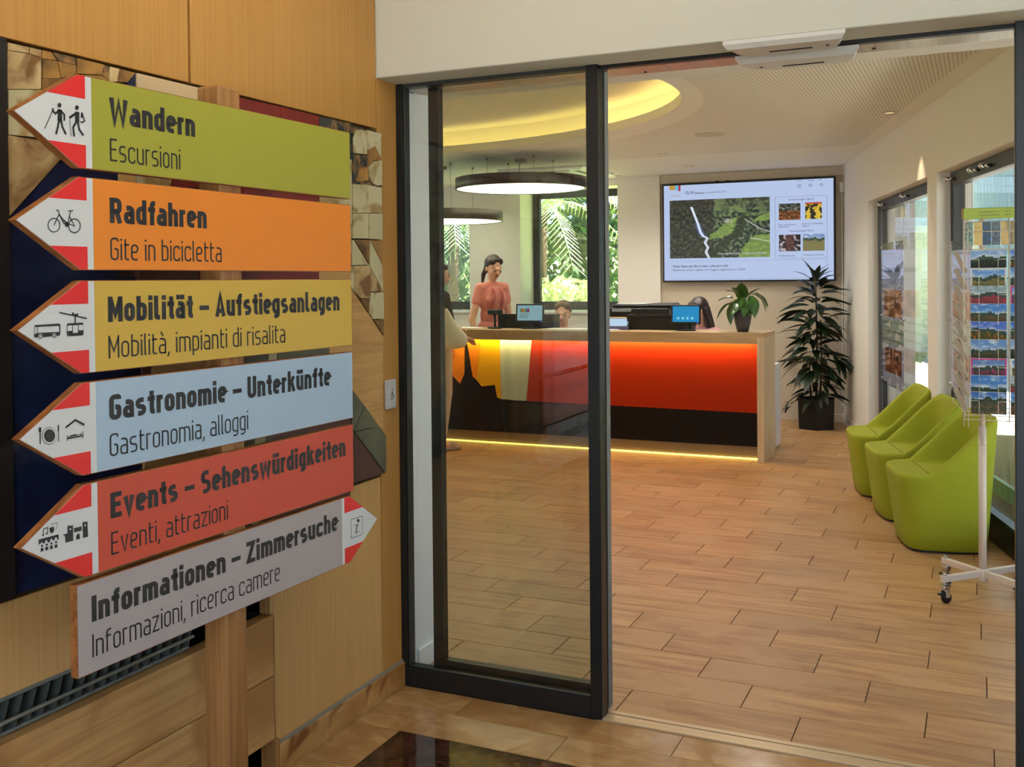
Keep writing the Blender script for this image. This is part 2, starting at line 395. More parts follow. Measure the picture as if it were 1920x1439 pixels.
# back wall with two deep window openings
BW = 11.0
b = MB()
b.box(-7.2, BW, -.1, -6.75, 11.62, 2.95).box(-5.59, BW, -.1, -4.92, 11.62, 2.95).box(-3.70, BW-.045, -.1, -3.21, 11.62, 2.95)
b.box(-6.75, BW, -.1, -5.59, 11.62, 1.11).box(-4.92, BW, -.1, -3.70, 11.62, 1.11).box(-6.75, BW, 2.30, -5.59, 11.62, 2.95).box(-4.92, BW, 2.56, -3.70, 11.62, 2.95)
struct(b.build('wall_back', plaster))
struct(MB().box(-3.21, BW-.005, -.1, -1.15, 11.62, 2.95).build('wall_back', plaster_dim_beige))
struct(MB().bev(-3.21, BW-.03, 2.545, -1.25, BW-.005, 2.64, .004).build('trim_2', plaster_dim_beige))
struct(MB().bev(-3.20, BW-.020, 0, -1.27, BW-.005, .085, .003).build('baseboard_back', plaster_dim_beige))
def window(name, x0, x1, z0, z1, y, label):
    t = sroot(name, label, 'window', ((x0+x1)/2, y, z0))
    w, h = (x1-x0)/2, z1-z0
    MB().bev(-w, 0, 0, -w+.085, .07, h, .004).build('frame_stile', win_al, t); MB().bev(w-.085, 0, 0, w, .07, h, .004).build('frame_stile', win_al, t)
    MB().bev(-w+.085, 0, 0, w-.085, .07, .10, .004).build('frame_rail', win_al, t); MB().bev(-w+.085, 0, h-.085, w-.085, .07, h, .004).build('frame_rail', win_al, t)
    MB().box(-w+.08, .03, .09, w-.08, .04, h-.08).build('glass_pane', pane, t)
    MB().bev(-w, -.42, -.03, w, -.001, -.002, .004).build('window_sill', white_lac, t)
window('window_1', -6.75, -5.59, 1.14, 2.30, 11.38, 'dark framed window half hidden by the hanging lamp, palms behind')
window('window_2', -4.92, -3.70, 1.14, 2.56, 11.38, 'tall dark framed window behind the seated woman')
# right wall: header, piers and openings between them
def rbox(mb, n0, n1, d0, d1, z0, z1, mi=0):
    mb.prism([rp(n0,d0,z0), rp(n1,d0,z0), rp(n1,d1,z0), rp(n0,d1,z0)], (0,0,z1-z0), mi); return mb
def corner_d(s): return RD.dot(Vector((-1.28, 11, 0)))-s                         # metres along the wall from the back corner
D0, D1, D2, D3, D4 = corner_d(-.6), corner_d(1.44), corner_d(3.70), corner_d(3.96), corner_d(8.3)
b = MB(); rbox(b, RW, RW+.40, D4, D0, 2.17, 2.95); rbox(b, RW, RW+.40, D1, D0, -.1, 2.17); rbox(b, RW, RW+.22, D3, D2, -.1, 2.17)
struct(b.build('wall_right', plaster))
b = MB(); rbox(b, RW-.012, RW, D1, D0-.6, 0, .085); struct(b.build('baseboard_right', plaster))
def rwindow(name, d0, d1, label, knobs):
    t = sroot(name, label, 'window'); n0 = RW+.085
    def part(nm, a, b_, c, d, e, f, M):
        q = MB(); rbox(q, a, b_, c, d, e, f); q.build(nm, M, t)
    part('frame_stile', n0, n0+.07, d1-.075, d1, .0, 2.165, win_al); part('frame_stile', n0, n0+.07, d0, d0+.075, .0, 2.165, win_al)
    part('frame_rail', n0, n0+.07, d0+.075, d1-.075, .0, .150, black_al); part('frame_rail', n0, n0+.07, d0+.075, d1-.075, 2.085, 2.165, win_al)
    part('glazing_bead', n0+.004, n0+.02, d0+.075, d1-.075, .150, .160, grey_al)
    part('glass_pane', n0+.03, n0+.042, d0+.07, d1-.07, .14, 2.09, pane)
    for d in knobs:
        q = MB(); a = rp(n0-.055, d, 2.118); q.tube([a, rp(n0, d, 2.118)], .011, 10); q.ball(a, .017, 6); q.build('wire_anchor', chrome, t)
    q = MB(); a = rp(n0-.04, d0+(d1-d0)*.47, .07); q.tube([a, rp(n0, d0+(d1-d0)*.47, .07)], .007, 8); q.ball(a, .012, 5); q.build('wire_anchor', chrome, t)
    return t
kA = [corner_d(1.80), corner_d(2.72)]; kB = [corner_d(4.08), corner_d(4.62), corner_d(4.86), corner_d(6.1)]
rwindow('window_3', D2, D1, 'far floor-to-ceiling window in the right wall, beside the tall plant', kA)
rwindow('window_4', corner_d(8.0), D3, 'near floor-to-ceiling window behind the postcard rack', kB)

# ---- ceiling with the oval light recess
EX, EY, EA, EB = -4.6, 5.9, 2.95, 2.2
NS = 96
def ell(k, z, g=0.): t = 2*PI*k/NS; return Vector((EX+(EA+g)*math.cos(t), EY+(EB+g)*math.sin(t), z))
slot = mat('acoustic_ceiling', (228,222,210), .8); N, L, bb = nodes(slot)
tc = N.new('ShaderNodeTexCoord'); sx = N.new('ShaderNodeSeparateXYZ'); L.new(tc.outputs['Object'], sx.inputs[0])
def math_node(op, a, b_=None, c=None):
    q = N.new('ShaderNodeMath'); q.operation = op
    for i, v in enumerate((a, b_, c)):
        if v is None: continue
        if isinstance(v, (int, float)): q.inputs[i].default_value = v
        else: L.new(v, q.inputs[i])
    return q.outputs[0]
gr = math_node('FRACT', math_node('DIVIDE', sx.outputs[0], .0215)); line = math_node('LESS_THAN', gr, .30)
dx = math_node('DIVIDE', math_node('SUBTRACT', sx.outputs[0], EX), EA+.12); dy = math_node('DIVIDE', math_node('SUBTRACT', sx.outputs[1], EY), EB+.42)
out_e = math_node('GREATER_THAN', math_node('ADD', math_node('MULTIPLY', dx, dx), math_node('MULTIPLY', dy, dy)), 1)
inw = math_node('LESS_THAN', math_node('ADD', math_node('MULTIPLY', sx.outputs[0], .966), math_node('MULTIPLY', sx.outputs[1], .259)), RW-.14)
ymax = math_node('LESS_THAN', sx.outputs[1], 9.3)
msk = math_node('MULTIPLY', math_node('MULTIPLY', line, out_e), math_node('MULTIPLY', inw, ymax))
mx = N.new('ShaderNodeMix'); mx.data_type = 'RGBA'; mx.inputs[6].default_value = (*lin((240,236,226)), 1); mx.inputs[7].default_value = (*lin((206,200,186)), 1)  # slot lines painted darker, standing in for the shade inside the grooves
L.new(msk, mx.inputs[0]); L.new(mx.outputs[2], bb.inputs['Base Color'])
bp = N.new('ShaderNodeBump'); bp.inputs['Distance'].default_value = .004; bp.invert = True; L.new(msk, bp.inputs['Height']); L.new(bp.outputs[0], bb.inputs['Normal'])
b = MB()
# ceiling sheet around the ellipse: ring of quads from ellipse out to the room rectangle
X0, X1, Y0, Y1 = -7.25, 1.3, 3.44, 11.05
def rim(k):
    e = ell(k, CEIL); d = e-Vector((EX, EY, CEIL)); s = 1e9
    if d.x > 1e-9: s = min(s, (X1-EX)/d.x)
    if d.x < -1e-9: s = min(s, (X0-EX)/d.x)
    if d.y > 1e-9: s = min(s, (Y1-EY)/d.y)
    if d.y < -1e-9: s = min(s, (Y0-EY)/d.y)
    return Vector((EX+d.x*s, EY+d.y*s, CEIL))
ks = list(range(NS)); inner = [ell(k, CEIL) for k in ks]; outer = [rim(k) for k in ks]
# snap the nearest rim points to the room corners so the sheet is complete
for cx_, cy_ in [(X0,Y0),(X0,Y1),(X1,Y0),(X1,Y1)]:
    j = min(ks, key=lambda k: (outer[k]-Vector((cx_, cy_, CEIL))).length); outer[j] = Vector((cx_, cy_, CEIL))
b.add(inner+outer, [(k, (k+1) % NS, NS+(k+1) % NS, NS+k) for k in ks])
ce = struct(b.build('ceiling', slot))
b = MB().rings([[ell(k, CEIL, 0) for k in ks], [ell(k, CEIL+.065, 0) for k in ks], [ell(k, CEIL+.065, .02) for k in ks], [ell(k, CEIL+.03, .02) for k in ks], [ell(k, CEIL+.03, .17) for k in ks], [ell(k, CEIL+.22, .17) for k in ks]], False, True, 0, False)
b.build('cove', mat('cove_paint', (236,230,206), .8), ce)
ledm = glow('cove_led', (255,228,150), 9)
b = MB().rings([[ell(k, CEIL+.034, .05) for k in ks], [ell(k, CEIL+.048, .05) for k in ks], [ell(k, CEIL+.048, .075) for k in ks], [ell(k, CEIL+.034, .075) for k in ks]], False, False, 0, False)
b.build('led_strip', ledm, ce)
struct(MB().box(-7.4, 3.3, 2.95, 2.9, 11.7, 3.05).build('ceiling', plaster))
# unseen overhang outside, added to keep direct sun out of the windows
struct(MB().box(-7.4, 11.6, 2.95, 3.2, 12.5, 3.05).box(1.0, 3.3, 2.95, 3.2, 11.7, 3.05).build('sun_block_roof', plaster))
def downlight(x, y, label, r=.048, on=True):
    t = thing('downlight', label, 'ceiling light', (x, y, CEIL), 0, 'recessed ceiling spots')
    MB().lathe([(r*.72, .0), (r, 0), (r, -.006), (r*.80, -.006), (r*.72, -.001)], n=24, cap0=False, cap1=False).build('trim_ring', mat('spot_ring', (190,184,172), .4), t)
    MB().lathe([(r*.72, -.002), (r*.3, -.0025)], n=20, cap0=False).build('lamp_lens', glow('spot_glow', (255,214,160), 1.1), t)
def beam(x, y, watts, size=150):
    l = bpy.data.lights.new('spot_and_fill_beam', 'SPOT'); l.energy = watts; l.spot_size = math.radians(size); l.spot_blend = .9; l.color = (1, .93, .82); l.shadow_soft_size = .05
    o = bpy.data.objects.new('spot_and_fill_beam', l); C.objects.link(o); o.location = (x, y, CEIL-.02)
for x, y in [(-2.631, 9.093), (-2.666, 10.0), (-2.0, 9.3), (-3.6, 9.9), (-5.4, 10.3), (-6.4, 8.6), (-6.6, 6.5), (-6.4, 4.4), (-1.0, 4.6), (-1.3, 6.4), (-1.6, 8.2), (-5.6, 7.9+.9)]: beam(x, y, 42)  # most of these beams have no fitting; added to brighten the room
downlight(-.569, 7.567, 'recessed spot nearest the right wall, above its far window')
downlight(-2.631, 9.093, 'recessed spot left of the round ceiling speaker')
downlight(-2.666, 10.168, 'recessed spot just above the left part of the wall screen')
downlight(-3.62, 10.75, 'recessed spot above the white pier left of the wall screen', .04)
l = bpy.data.lights.new('spot_and_fill_beam', 'SPOT'); l.energy = 22; l.spot_size = math.radians(50); l.spot_blend = .25; l.color = (1, .78, .5); l.shadow_soft_size = .02
o = bpy.data.objects.new('spot_and_fill_beam', l); C.objects.link(o); o.location = (-.50, 7.567, 2.60); o.rotation_euler = Vector((-.0, .0, 1)).to_track_quat('Z','Y').to_euler()
t = thing('ceiling_speaker', 'flat round white ceiling speaker between the recess and the screen', 'speaker', (-1.945, 8.031, CEIL))
MB().lathe([(.118, 0), (.118, -.006), (.105, -.009), (0.001, -.009)], n=36, cap0=False).build('grille', mat('speaker_white', (206,200,188), .7), t)
t = thing('air_conditioner', 'white square cassette air conditioner in the ceiling beyond the large hanging lamp', 'air conditioner', (-4.05, 10.02, CEIL))
MB().rings([[(x*s, y*s, z) for x, y in ((-1,-1),(1,-1),(1,1),(-1,1))] for s, z in ((.47,0),(.47,-.018),(.42,-.034))], False, True, 0, False).build('panel', white_lac, t)
for a in range(4):
    R = Matrix.Rotation(a*PI/2, 4, 'Z'); MB().bev(-.27, .30, -.038, .27, .36, -.030, .002, 0, R).build('air_vent', mat('vent_grey', (120,118,112), .6), t)
MB().bev(-.2, -.2, -.038, .2, .2, -.031, .002).build('intake_grille', mat('vent_light', (200,198,192), .6), t)
t = thing('junction_box', 'small white box on the wall at the right of the wall screen', 'wall box', (-1.265, 10.995, 2.37))
MB().bev(-.045, -.04, 0, .0, 0, .105, .004).build('case', white_lac, t); MB().bev(-.030, -.022, -2.2, -.014, 0, 0, .002).build('cable_duct', plaster, t)

# ================================================================== OUTSIDE
grass = grain('lawn', (150,170,90), (110,140,60), (3,3,3), .9, .0, stain=((190,200,130), 2))
paving = grain('paving', (205,200,190), (180,175,165), (3,3,3), .8, .0)
struct(MB().box(-30, 11.62, -.4, -1.0, 60, -.15).build('ground', grass)); struct(MB().box(-1.0, 11.62, -.4, 30, 60, -.12).build('ground', paving)); struct(MB().box(1.0, -12, -.4, 30, 11.62, -.12).build('ground', paving))
t = thing('deck_grating', 'slatted deck right outside the near right window', 'decking'); dk = mat('deck_slat', (120,150,140), .6)
for k in range(8):
    q = MB(); n = RW+.17+k*.04; rbox(q, n, n+.027, 3.6, 9.6, -.07, -.03); q.build('slat', dk, t)
t = thing('screen_fence', 'grey-blue slatted fence beyond the right-hand windows', 'fence'); fg = mat('fence_slat', (120,134,162), .7)
for k in range(120):
    d = 3.2+k*.24; q = MB(); rbox(q, RW+4.6, RW+4.64, d, d+.21, -.12, 3.9); q.build('slat', fg, t)
q = MB(); rbox(q, RW+4.64, RW+4.70, 3.2, 32, 3.3, 3.5); rbox(q, RW+4.64, RW+4.70, 3.2, 32, .6, .8); q.build('rail', fg, t)
t = thing('low_railing', 'low green slatted kerb outside the near right window', 'railing'); gg = mat('green_slat', (110,150,125), .5)
for k in range(44):
    d = 3.6+k*.13; q = MB(); rbox(q, RW+.50, RW+.52, d, d+.12, -.12, .09); q.build('slat', gg, t)
q = MB(); rbox(q, RW+.495, RW+.525, 3.5, 9.4, .09, .10); q.build('rail', gg, t)
# garden behind the back windows
leafm = grain('foliage', (104,134,84), (50,80,52), (9,9,9), .6, 0, rnd=.2); palmm = grain('palm_leaf', (196,206,148), (136,164,104), (9,9,9), .5, 0)
barkm = mat('bark', (96,76,56), .9)
def bush(loc, rx, ry, rz, n, label, M, size=.12, name='garden_shrub'):
    t = thing(name, label, 'shrub', loc); b = MB(); rnd = random.Random(int(loc[0]*97+loc[1]*13))
    for i in range(n):
        u, v = rnd.uniform(0, 2*PI), math.acos(rnd.uniform(-.4, 1)); r = rnd.uniform(.72, 1.06)
        p = Vector((rx*r*math.sin(v)*math.cos(u), ry*r*math.sin(v)*math.sin(u), rz*(.45+.55*r*math.cos(v))))
        a = Vector((rnd.uniform(-1,1), rnd.uniform(-1,1), rnd.uniform(-1,1))).normalized(); c = a.cross(Vector((rnd.uniform(-1,1), rnd.uniform(-1,1), rnd.uniform(-1,1)))).normalized()
        s = size*rnd.uniform(.6, 1.3); b.add([p-a*s, p+c*s*.4, p+a*s, p-c*s*.4], [(0,1,2,3)])
    b.build('foliage', M, t, kind='stuff')
    MB().tube([(0,0,-.2), (0,0,rz*.6)], .06, 8, r1=.03).build('trunk', barkm, t)
bush((-7.8, 16.2, -.2), 1.5, 1.2, 3.2, 2600, 'dark green garden tree behind the left back window', leafm)
bush((-6.2, 19.5, -.2), 1.7, 1.4, 4.6, 3000, 'large tree at the top right of the tall back window', leafm, .16, 'garden_tree')
bush((-9.6, 20.5, -.2), 2.2, 1.6, 2.0, 2400, 'pale green hedge seen low in the tall back window', grain('hedge', (214,216,176), (168,182,126), (6,6,6), .7, 0, rnd=.1))
bush((-5.7, 14.2, -.2), 1.0, .8, 1.7, 1400, 'light green flowering shrub close behind the tall back window', grain('shrub_light', (222,222,188), (160,176,126), (12,12,12), .7, 0, rnd=.1))
bush((-12.0, 18.5, -.2), 2.2, 1.6, 4.2, 2600, 'dark tree at the far left of the garden', leafm, .16, 'garden_tree')
def palm(loc, h, label, seed, nf=16, L0=1.5):
    t = thing('palm_tree', label, 'palm', loc, 0, 'palms in the garden'); rnd = random.Random(seed)
    MB().tube([(0,0,-.2), (.05,.03,h)], .12, 10, r1=.08).build('trunk', barkm, t)
    for k in range(nf):
        a = 2*PI*k/nf+rnd.uniform(-.2,.2); el = rnd.uniform(.0, .9); b = MB(); P = []
        for i in range(9):
            s = i/8; P.append(Vector((math.cos(a)*L0*s*math.cos(el*.6), math.sin(a)*L0*s*math.cos(el*.6), h+L0*(math.sin(el)*s-.75*s*s))))
        b.tube(P, .012, 5, r1=.004)
        for i in range(1, 9):
            for q in range(3):
                p = P[i-1].lerp(P[i], q/3); d = (P[i]-P[i-1]).normalized(); sd_ = d.cross(Vector((0,0,1))).normalized(); ln = .34*(1-.5*abs(i/8-.4))
                for sg_ in (-1, 1):
                    e = p+sd_*sg_*ln*.8+d*ln*.45-Vector((0,0,ln*.45)); wv = d*.016
                    b.add([p-wv, p+wv, e+wv*.2, e-wv*.2], [(0,1,2,3)])
        b.build('frond', palmm, t)
palm((-7.6, 14.3, -.2), 2.7, 'palm with drooping fronds in the left back window', 3)
palm((-6.55, 15.4, -.2), 2.9, 'palm whose fronds cross the tall back window', 5, 16, 1.9)
struct(MB().box(-16, 24, -.3, 2, 24.3, 2.6).build('wall_far', mat('far_wall', (225,222,215), .8)))

# ================================================================== LETTERING drawn with strokes (condensed road-sign letter shapes)
def rnd_path(pts, r, seg=4, closed=False):
    pts = [Vector((p[0], p[1])) for p in pts]; n = len(pts); out = []
    for i, p in enumerate(pts):
        if not closed and i in (0, n-1): out.append(p); continue
        a, c = pts[i-1], pts[(i+1) % n]; u = (a-p); v = (c-p); lu, lv = u.length, v.length
        if lu < 1e-6 or lv < 1e-6: continue
        u /= lu; v /= lv; cs = max(-1, min(1, u.dot(v)))
        if cs < -.98 or r <= 0: out.append(p); continue
        ang = math.acos(cs); t = min(r/math.tan(ang/2), lu*.5, lv*.5); rr = t*math.tan(ang/2)
        c0 = p+u*t; c1 = p+v*t; bis = (u+v).normalized(); ctr = p+bis*(rr/math.sin(ang/2))
        a0 = math.atan2(c0.y-ctr.y, c0.x-ctr.x); a1 = math.atan2(c1.y-ctr.y, c1.x-ctr.x); d = (a1-a0+PI) % (2*PI)-PI
        for k in range(seg+1): t_ = a0+d*k/seg; out.append(Vector((ctr.x+rr*math.cos(t_), ctr.y+rr*math.sin(t_))))
    if closed: out.append(out[0])
    return out
def ribbon(pts, w, closed=False):
    """polyline -> (verts2d, quads)"""
    if closed: pts = pts[:-1]
    n = len(pts); L_, R_ = [], []
    for i in range(n):
        p = pts[i]
        a = pts[i-1] if (i > 0 or closed) else None; c = pts[(i+1) % n] if (i < n-1 or closed) else None
        d1_ = (p-a).normalized() if a is not None else None; d2 = (c-p).normalized() if c is not None else None
        if d1_ is None: d1_ = d2
        if d2 is None: d2 = d1_
        n1 = Vector((-d1_.y, d1_.x)); n2 = Vector((-d2.y, d2.x)); mm = (n1+n2)
        mm = mm.normalized() if mm.length > 1e-6 else n1; k = 1/max(.45, mm.dot(n1))
        L_.append(p+mm*w/2*k); R_.append(p-mm*w/2*k)
    vs = L_+R_; fs = [(i, n+i, n+(i+1) % n, (i+1) % n) for i in range(n if closed else n-1)]
    return vs, fs
def glyph(ch, w, nw):
    h = w/2; T, B, X, D = 1-h, h, .735-h, -.215+h; L = h; Rr = nw-h; r = min(.19, (Rr-L)/2*.98); cw = nw*1.08; CR = cw-h; xt = .735
    P = []; adv = nw; dots = []
    def s(pts, rr=r, closed=False): P.append(rnd_path(pts, rr, 4, closed)); 
    def dot(x, y): dots.append((x, y))
    base = {'ä':'a','à':'a','ü':'u'}.get(ch, ch)
    if base == 'a':
        s([(L+.02,X),(Rr,X),(Rr,0)]); mid = .40; s([(Rr,mid),(L,mid),(L,B),(Rr,B)], r*.8); s([(Rr,.1),(Rr,0)],0)
    elif base == 'b': s([(L,0),(L,1)],0); s([(L,X),(Rr,X),(Rr,B),(L,B)])
    elif base == 'd': s([(Rr,0),(Rr,1)],0); s([(Rr,X),(L,X),(L,B),(Rr,B)])
    elif base == 'p': s([(L,-.215),(L,xt)],0); s([(L,X),(Rr,X),(Rr,B),(L,B)])
    elif base == 'g': s([(Rr,X),(L,X),(L,B),(Rr,B)]); s([(Rr,xt),(Rr,D),(L+.02,D)])
    elif base == 'e': s([(Rr-.01,B),(L,B),(L,X),(Rr,X),(Rr,.37),(L,.37)])
    elif base == 'o': s([(L,B),(Rr,B),(Rr,X),(L,X)], r, True)
    elif base == 'c': s([(Rr,B+.16-h*.5),(Rr,B),(L,B),(L,X),(Rr,X),(Rr,X-.16+h*.5)]); 
    elif base == 'n': s([(L,0),(L,xt)],0); s([(L,X),(Rr,X),(Rr,0)])
    elif base == 'h': s([(L,0),(L,1)],0); s([(L,X),(Rr,X),(Rr,0)])
    elif base == 'u': s([(L,xt),(L,B),(Rr,B)]); s([(Rr,0),(Rr,xt)],0)
    elif base == 'm':
        m1 = L+(nw-w)*.92; m2 = L+2*(nw-w)*.92; s([(L,0),(L,xt)],0); s([(L,X),(m1,X),(m1,0)]); s([(m1-.02,X),(m2,X),(m2,0)]); adv = m2+h
    elif base == 'r': s([(L,0),(L,xt)],0); s([(L,X),(L+nw*.62-h,X)]); adv = nw*.66
    elif base == 'i': s([(L,0),(L,xt)],0); dot(L, .915); adv = w
    elif base == 'l': s([(L,1),(L,B),(L+w*.9,B)], r*.6); adv = w*1.5
    elif base == 't': s([(L+w*.45,.95),(L+w*.45,B),(nw*.68,B)], r*.7); s([(0,X),(nw*.70,X)],0); adv = nw*.70
    elif base == 'f': s([(L+w*.45,0),(L+w*.45,T),(nw*.72,T)], r*.7); s([(0,X),(nw*.70,X)],0); adv = nw*.72
    elif base == 's': s([(L+.01,B),(Rr,B),(Rr,.37),(L,.37),(L,X),(Rr-.01,X)], .13)
    elif base == 'k': s([(L,0),(L,1)],0); s([(Rr+.01,xt),(L+h*.6,.30)],0); s([(L+w*.9,.40),(Rr+.03,0)],0); adv = nw*1.04
    elif base == 'v': s([(L-.01,xt),(nw/2,.02),(Rr+.01,xt)],0)
    elif base == 'w': s([(L-.01,xt),(nw*.38,.02),(nw*.72,X),(nw*1.06,.02),(nw*1.44-h,xt)],0); adv = nw*1.44
    elif base == 'z': s([(0,X),(Rr-.01,X),(L+.01,B),(nw,B)],0)
    elif base == 'W': s([(L-.01,1),(nw*.46,.02),(nw*.82,.86),(nw*1.18,.02),(nw*1.64-h,1)],0); adv = nw*1.64
    elif base == 'R': s([(L,0),(L,1)],0); s([(L,T),(CR,T),(CR,.46),(L,.46)]); s([(CR-.12,.46),(CR+.02,0)],0); adv = cw+.02
    elif base == 'E': s([(L,0),(L,1)],0); s([(L,T),(cw-.04,T)],0); s([(L,B),(cw-.04,B)],0); s([(L,.52),(cw-.08,.52)],0); adv = cw-.03
    elif base == 'G': s([(CR,T-.16+h*.5),(CR,T),(L,T),(L,B),(CR,B),(CR,.50),(cw*.5,.50)]); adv = cw
    elif base == 'M': s([(L,0),(L,1)],0); s([(L,.93),(nw*.66,.30),(nw*1.32-h,.93)],0); s([(nw*1.32-h,0),(nw*1.32-h,1)],0); adv = nw*1.32
    elif base == 'A': s([(L-.01,0),(nw*.58,.97),(nw*1.16-h+.01,0)],0); s([(nw*.24,.25),(nw*.92,.25)],0); adv = nw*1.16
    elif base == 'U': s([(L,1),(L,B),(CR,B),(CR,1)]); adv = cw
    elif base == 'S': s([(L+.01,B),(CR,B),(CR,.51),(L,.51),(L,T),(CR-.01,T)], .17); adv = cw
    elif base == 'I': s([(L,0),(L,1)],0); adv = w
    elif base == 'Z': s([(0,T),(CR-.01,T),(L+.01,B),(cw,B)],0); adv = cw
    elif base == '–': s([(0,.42),(nw*1.05,.42)],0); adv = nw*1.05
    elif base == ',': s([(L+.01,h*1.9),(L+.01,0),(L-.05,-.15)],0); adv = w*1.1
    elif base == ' ': adv = nw*.42
    if ch in 'äü': dot(nw*.28, .915); dot(nw*.72, .915)
    if ch == 'à': s([(nw*.28,1.02),(nw*.62,.83)],0)
    vs, fs = [], []
    for p in P:
        closed = (p[0]-p[-1]).length < 1e-5
        a, b_ = ribbon(p, w, closed); o = len(vs); vs += a; fs += [tuple(i+o for i in f) for f in b_]
    for x, y in dots:
        q = max(w, .09)/2; o = len(vs); vs += [Vector((x-q,y-q)), Vector((x+q,y-q)), Vector((x+q,y+q)), Vector((x-q,y+q))]; fs.append((o,o+1,o+2,o+3))
    return vs, fs, adv
def lettering(txt, u0, width, z0, cap, bold):
    w, nw, gap = (.196, .47, .068) if bold else (.078, .385, .095)
    words, cur, x = [], ([], []), 0
    for ch in txt:
        a, f, adv = glyph(ch, w, nw); o = len(cur[0]); cur[0].extend(Vector((v.x+x, v.y)) for v in a); cur[1].extend(tuple(i+o for i in q) for q in f); x += adv+gap
        if ch == ' ': words.append(cur); cur = ([], [])
    words.append(cur); k = width/(x-gap)
    return [([(u0+v.x*k, z0+v.y*cap) for v in vs], fs) for vs, fs in words]

# ================================================================== THE SIGNPOST
SA, SX, SY = .0286, -1.70, 2.45
SE = Vector((math.sin(SA), math.cos(SA), 0)); SN = Vector((math.cos(SA), -math.sin(SA), 0)); SO = Vector((SX, SY, 0))
def sp(u, z, t=0.): return SO+SE*u+SN*t+Vector((0,0,z))
def spix(px, py):
    p = hit(px, py, SN, SN.dot(SO)); return (p-SO).dot(SE), p.z
ink = mat('sign_ink', (34,34,38), .45, k=KL)
def flat(name, pts, t0, t1, M, parent, **kw):
    """sheet on the board face: polygon in (u,z) between two depths"""
    b = MB(); b.prism([sp(u, z, t0) for u, z in pts], SN*(t1-t0)); return b.build(name, M, parent, **kw)
def letters(name, lines, parent, t=.0016, M=None):
    b = MB()
    for vs, fs in lines:
        b.add([sp(u, z, t) for u, z in vs], [f if True else f for f in fs])
    return b.build(name, M or ink, parent)
post = thing('signpost', 'wooden signpost with six coloured arrow boards in front of the clad wall', 'signpost')
b = MB(); b.bev(-1.797, 2.024, 0, -1.722, 2.105, 1.995, .006); b.build('post', walnut, post)
wh = mat('sign_white', (200,204,208), .45, k=KL); rd = mat('sign_red', (206,34,34), .45, k=KL)
TOPS = [1.942, 1.727, 1.508, 1.292, 1.076, .867]; BH = .197
COL = [('green', (146,146,48)), ('orange', (208,122,30)), ('yellow', (186,156,62)), ('light blue', (152,176,200)), ('red', (182,66,46)), ('grey', (158,151,154))]
TXT = [("Wandern", "Escursioni", -.784, -.525, 1.851, -.575, 1.768), ("Radfahren", "Gite in bicicletta", -.787, -.490, 1.633, -.439, 1.552),
       ("Mobilität – Aufstiegsanlagen", "Mobilità, impianti di risalita", -.796, .051, 1.417, -.197, 1.338), ("Gastronomie – Unterkünfte", "Gastronomia, alloggi", -.797, .004, 1.203, -.350, 1.124),
       ("Events – Sehenswürdigkeiten", "Eventi, attrazioni", -.797, .072, .989, -.429, .909), ("Informationen – Zimmersuche", "Informazioni, ricerca camere", -.852, .031, .779, -.232, .703)]
def pix_poly(b, crop, sc_, polys, t=.0016):
    for pl_ in polys:
        pts = [spix(crop[0]+x/sc_, crop[1]+y/sc_) for x, y in pl_]; b.add([sp(u, z, t) for u, z in pts], [tuple(range(len(pts)))])
def pix_line(b, crop, sc_, pts, wpx, r=0, t=.0016, closed=False):
    q = [Vector(spix(crop[0]+x/sc_, crop[1]+y/sc_)) for x, y in pts]
    if r: q = rnd_path(q, r, 4, closed)
    elif closed: q = q+[q[0]]
    wv = wpx/sc_*.00125
    vs, fs = ribbon(q, wv, closed); b.add([sp(v.x, v.y, t) for v in vs], fs)
def pix_disc(b, crop, sc_, x, y, rx, ry, n=16, t=.0016, rin=0):
    o = [spix(crop[0]+(x+rx*math.cos(2*PI*k/n))/sc_, crop[1]+(y+ry*math.sin(2*PI*k/n))/sc_) for k in range(n)]
    if rin:
        i_ = [spix(crop[0]+(x+rx*rin*math.cos(2*PI*k/n))/sc_, crop[1]+(y+ry*rin*math.sin(2*PI*k/n))/sc_) for k in range(n)]
        b.add([sp(u, z, t) for u, z in o+i_], [(k, (k+1) % n, n+(k+1) % n, n+k) for k in range(n)])
    else: b.add([sp(u, z, t) for u, z in o], [tuple(range(n))])
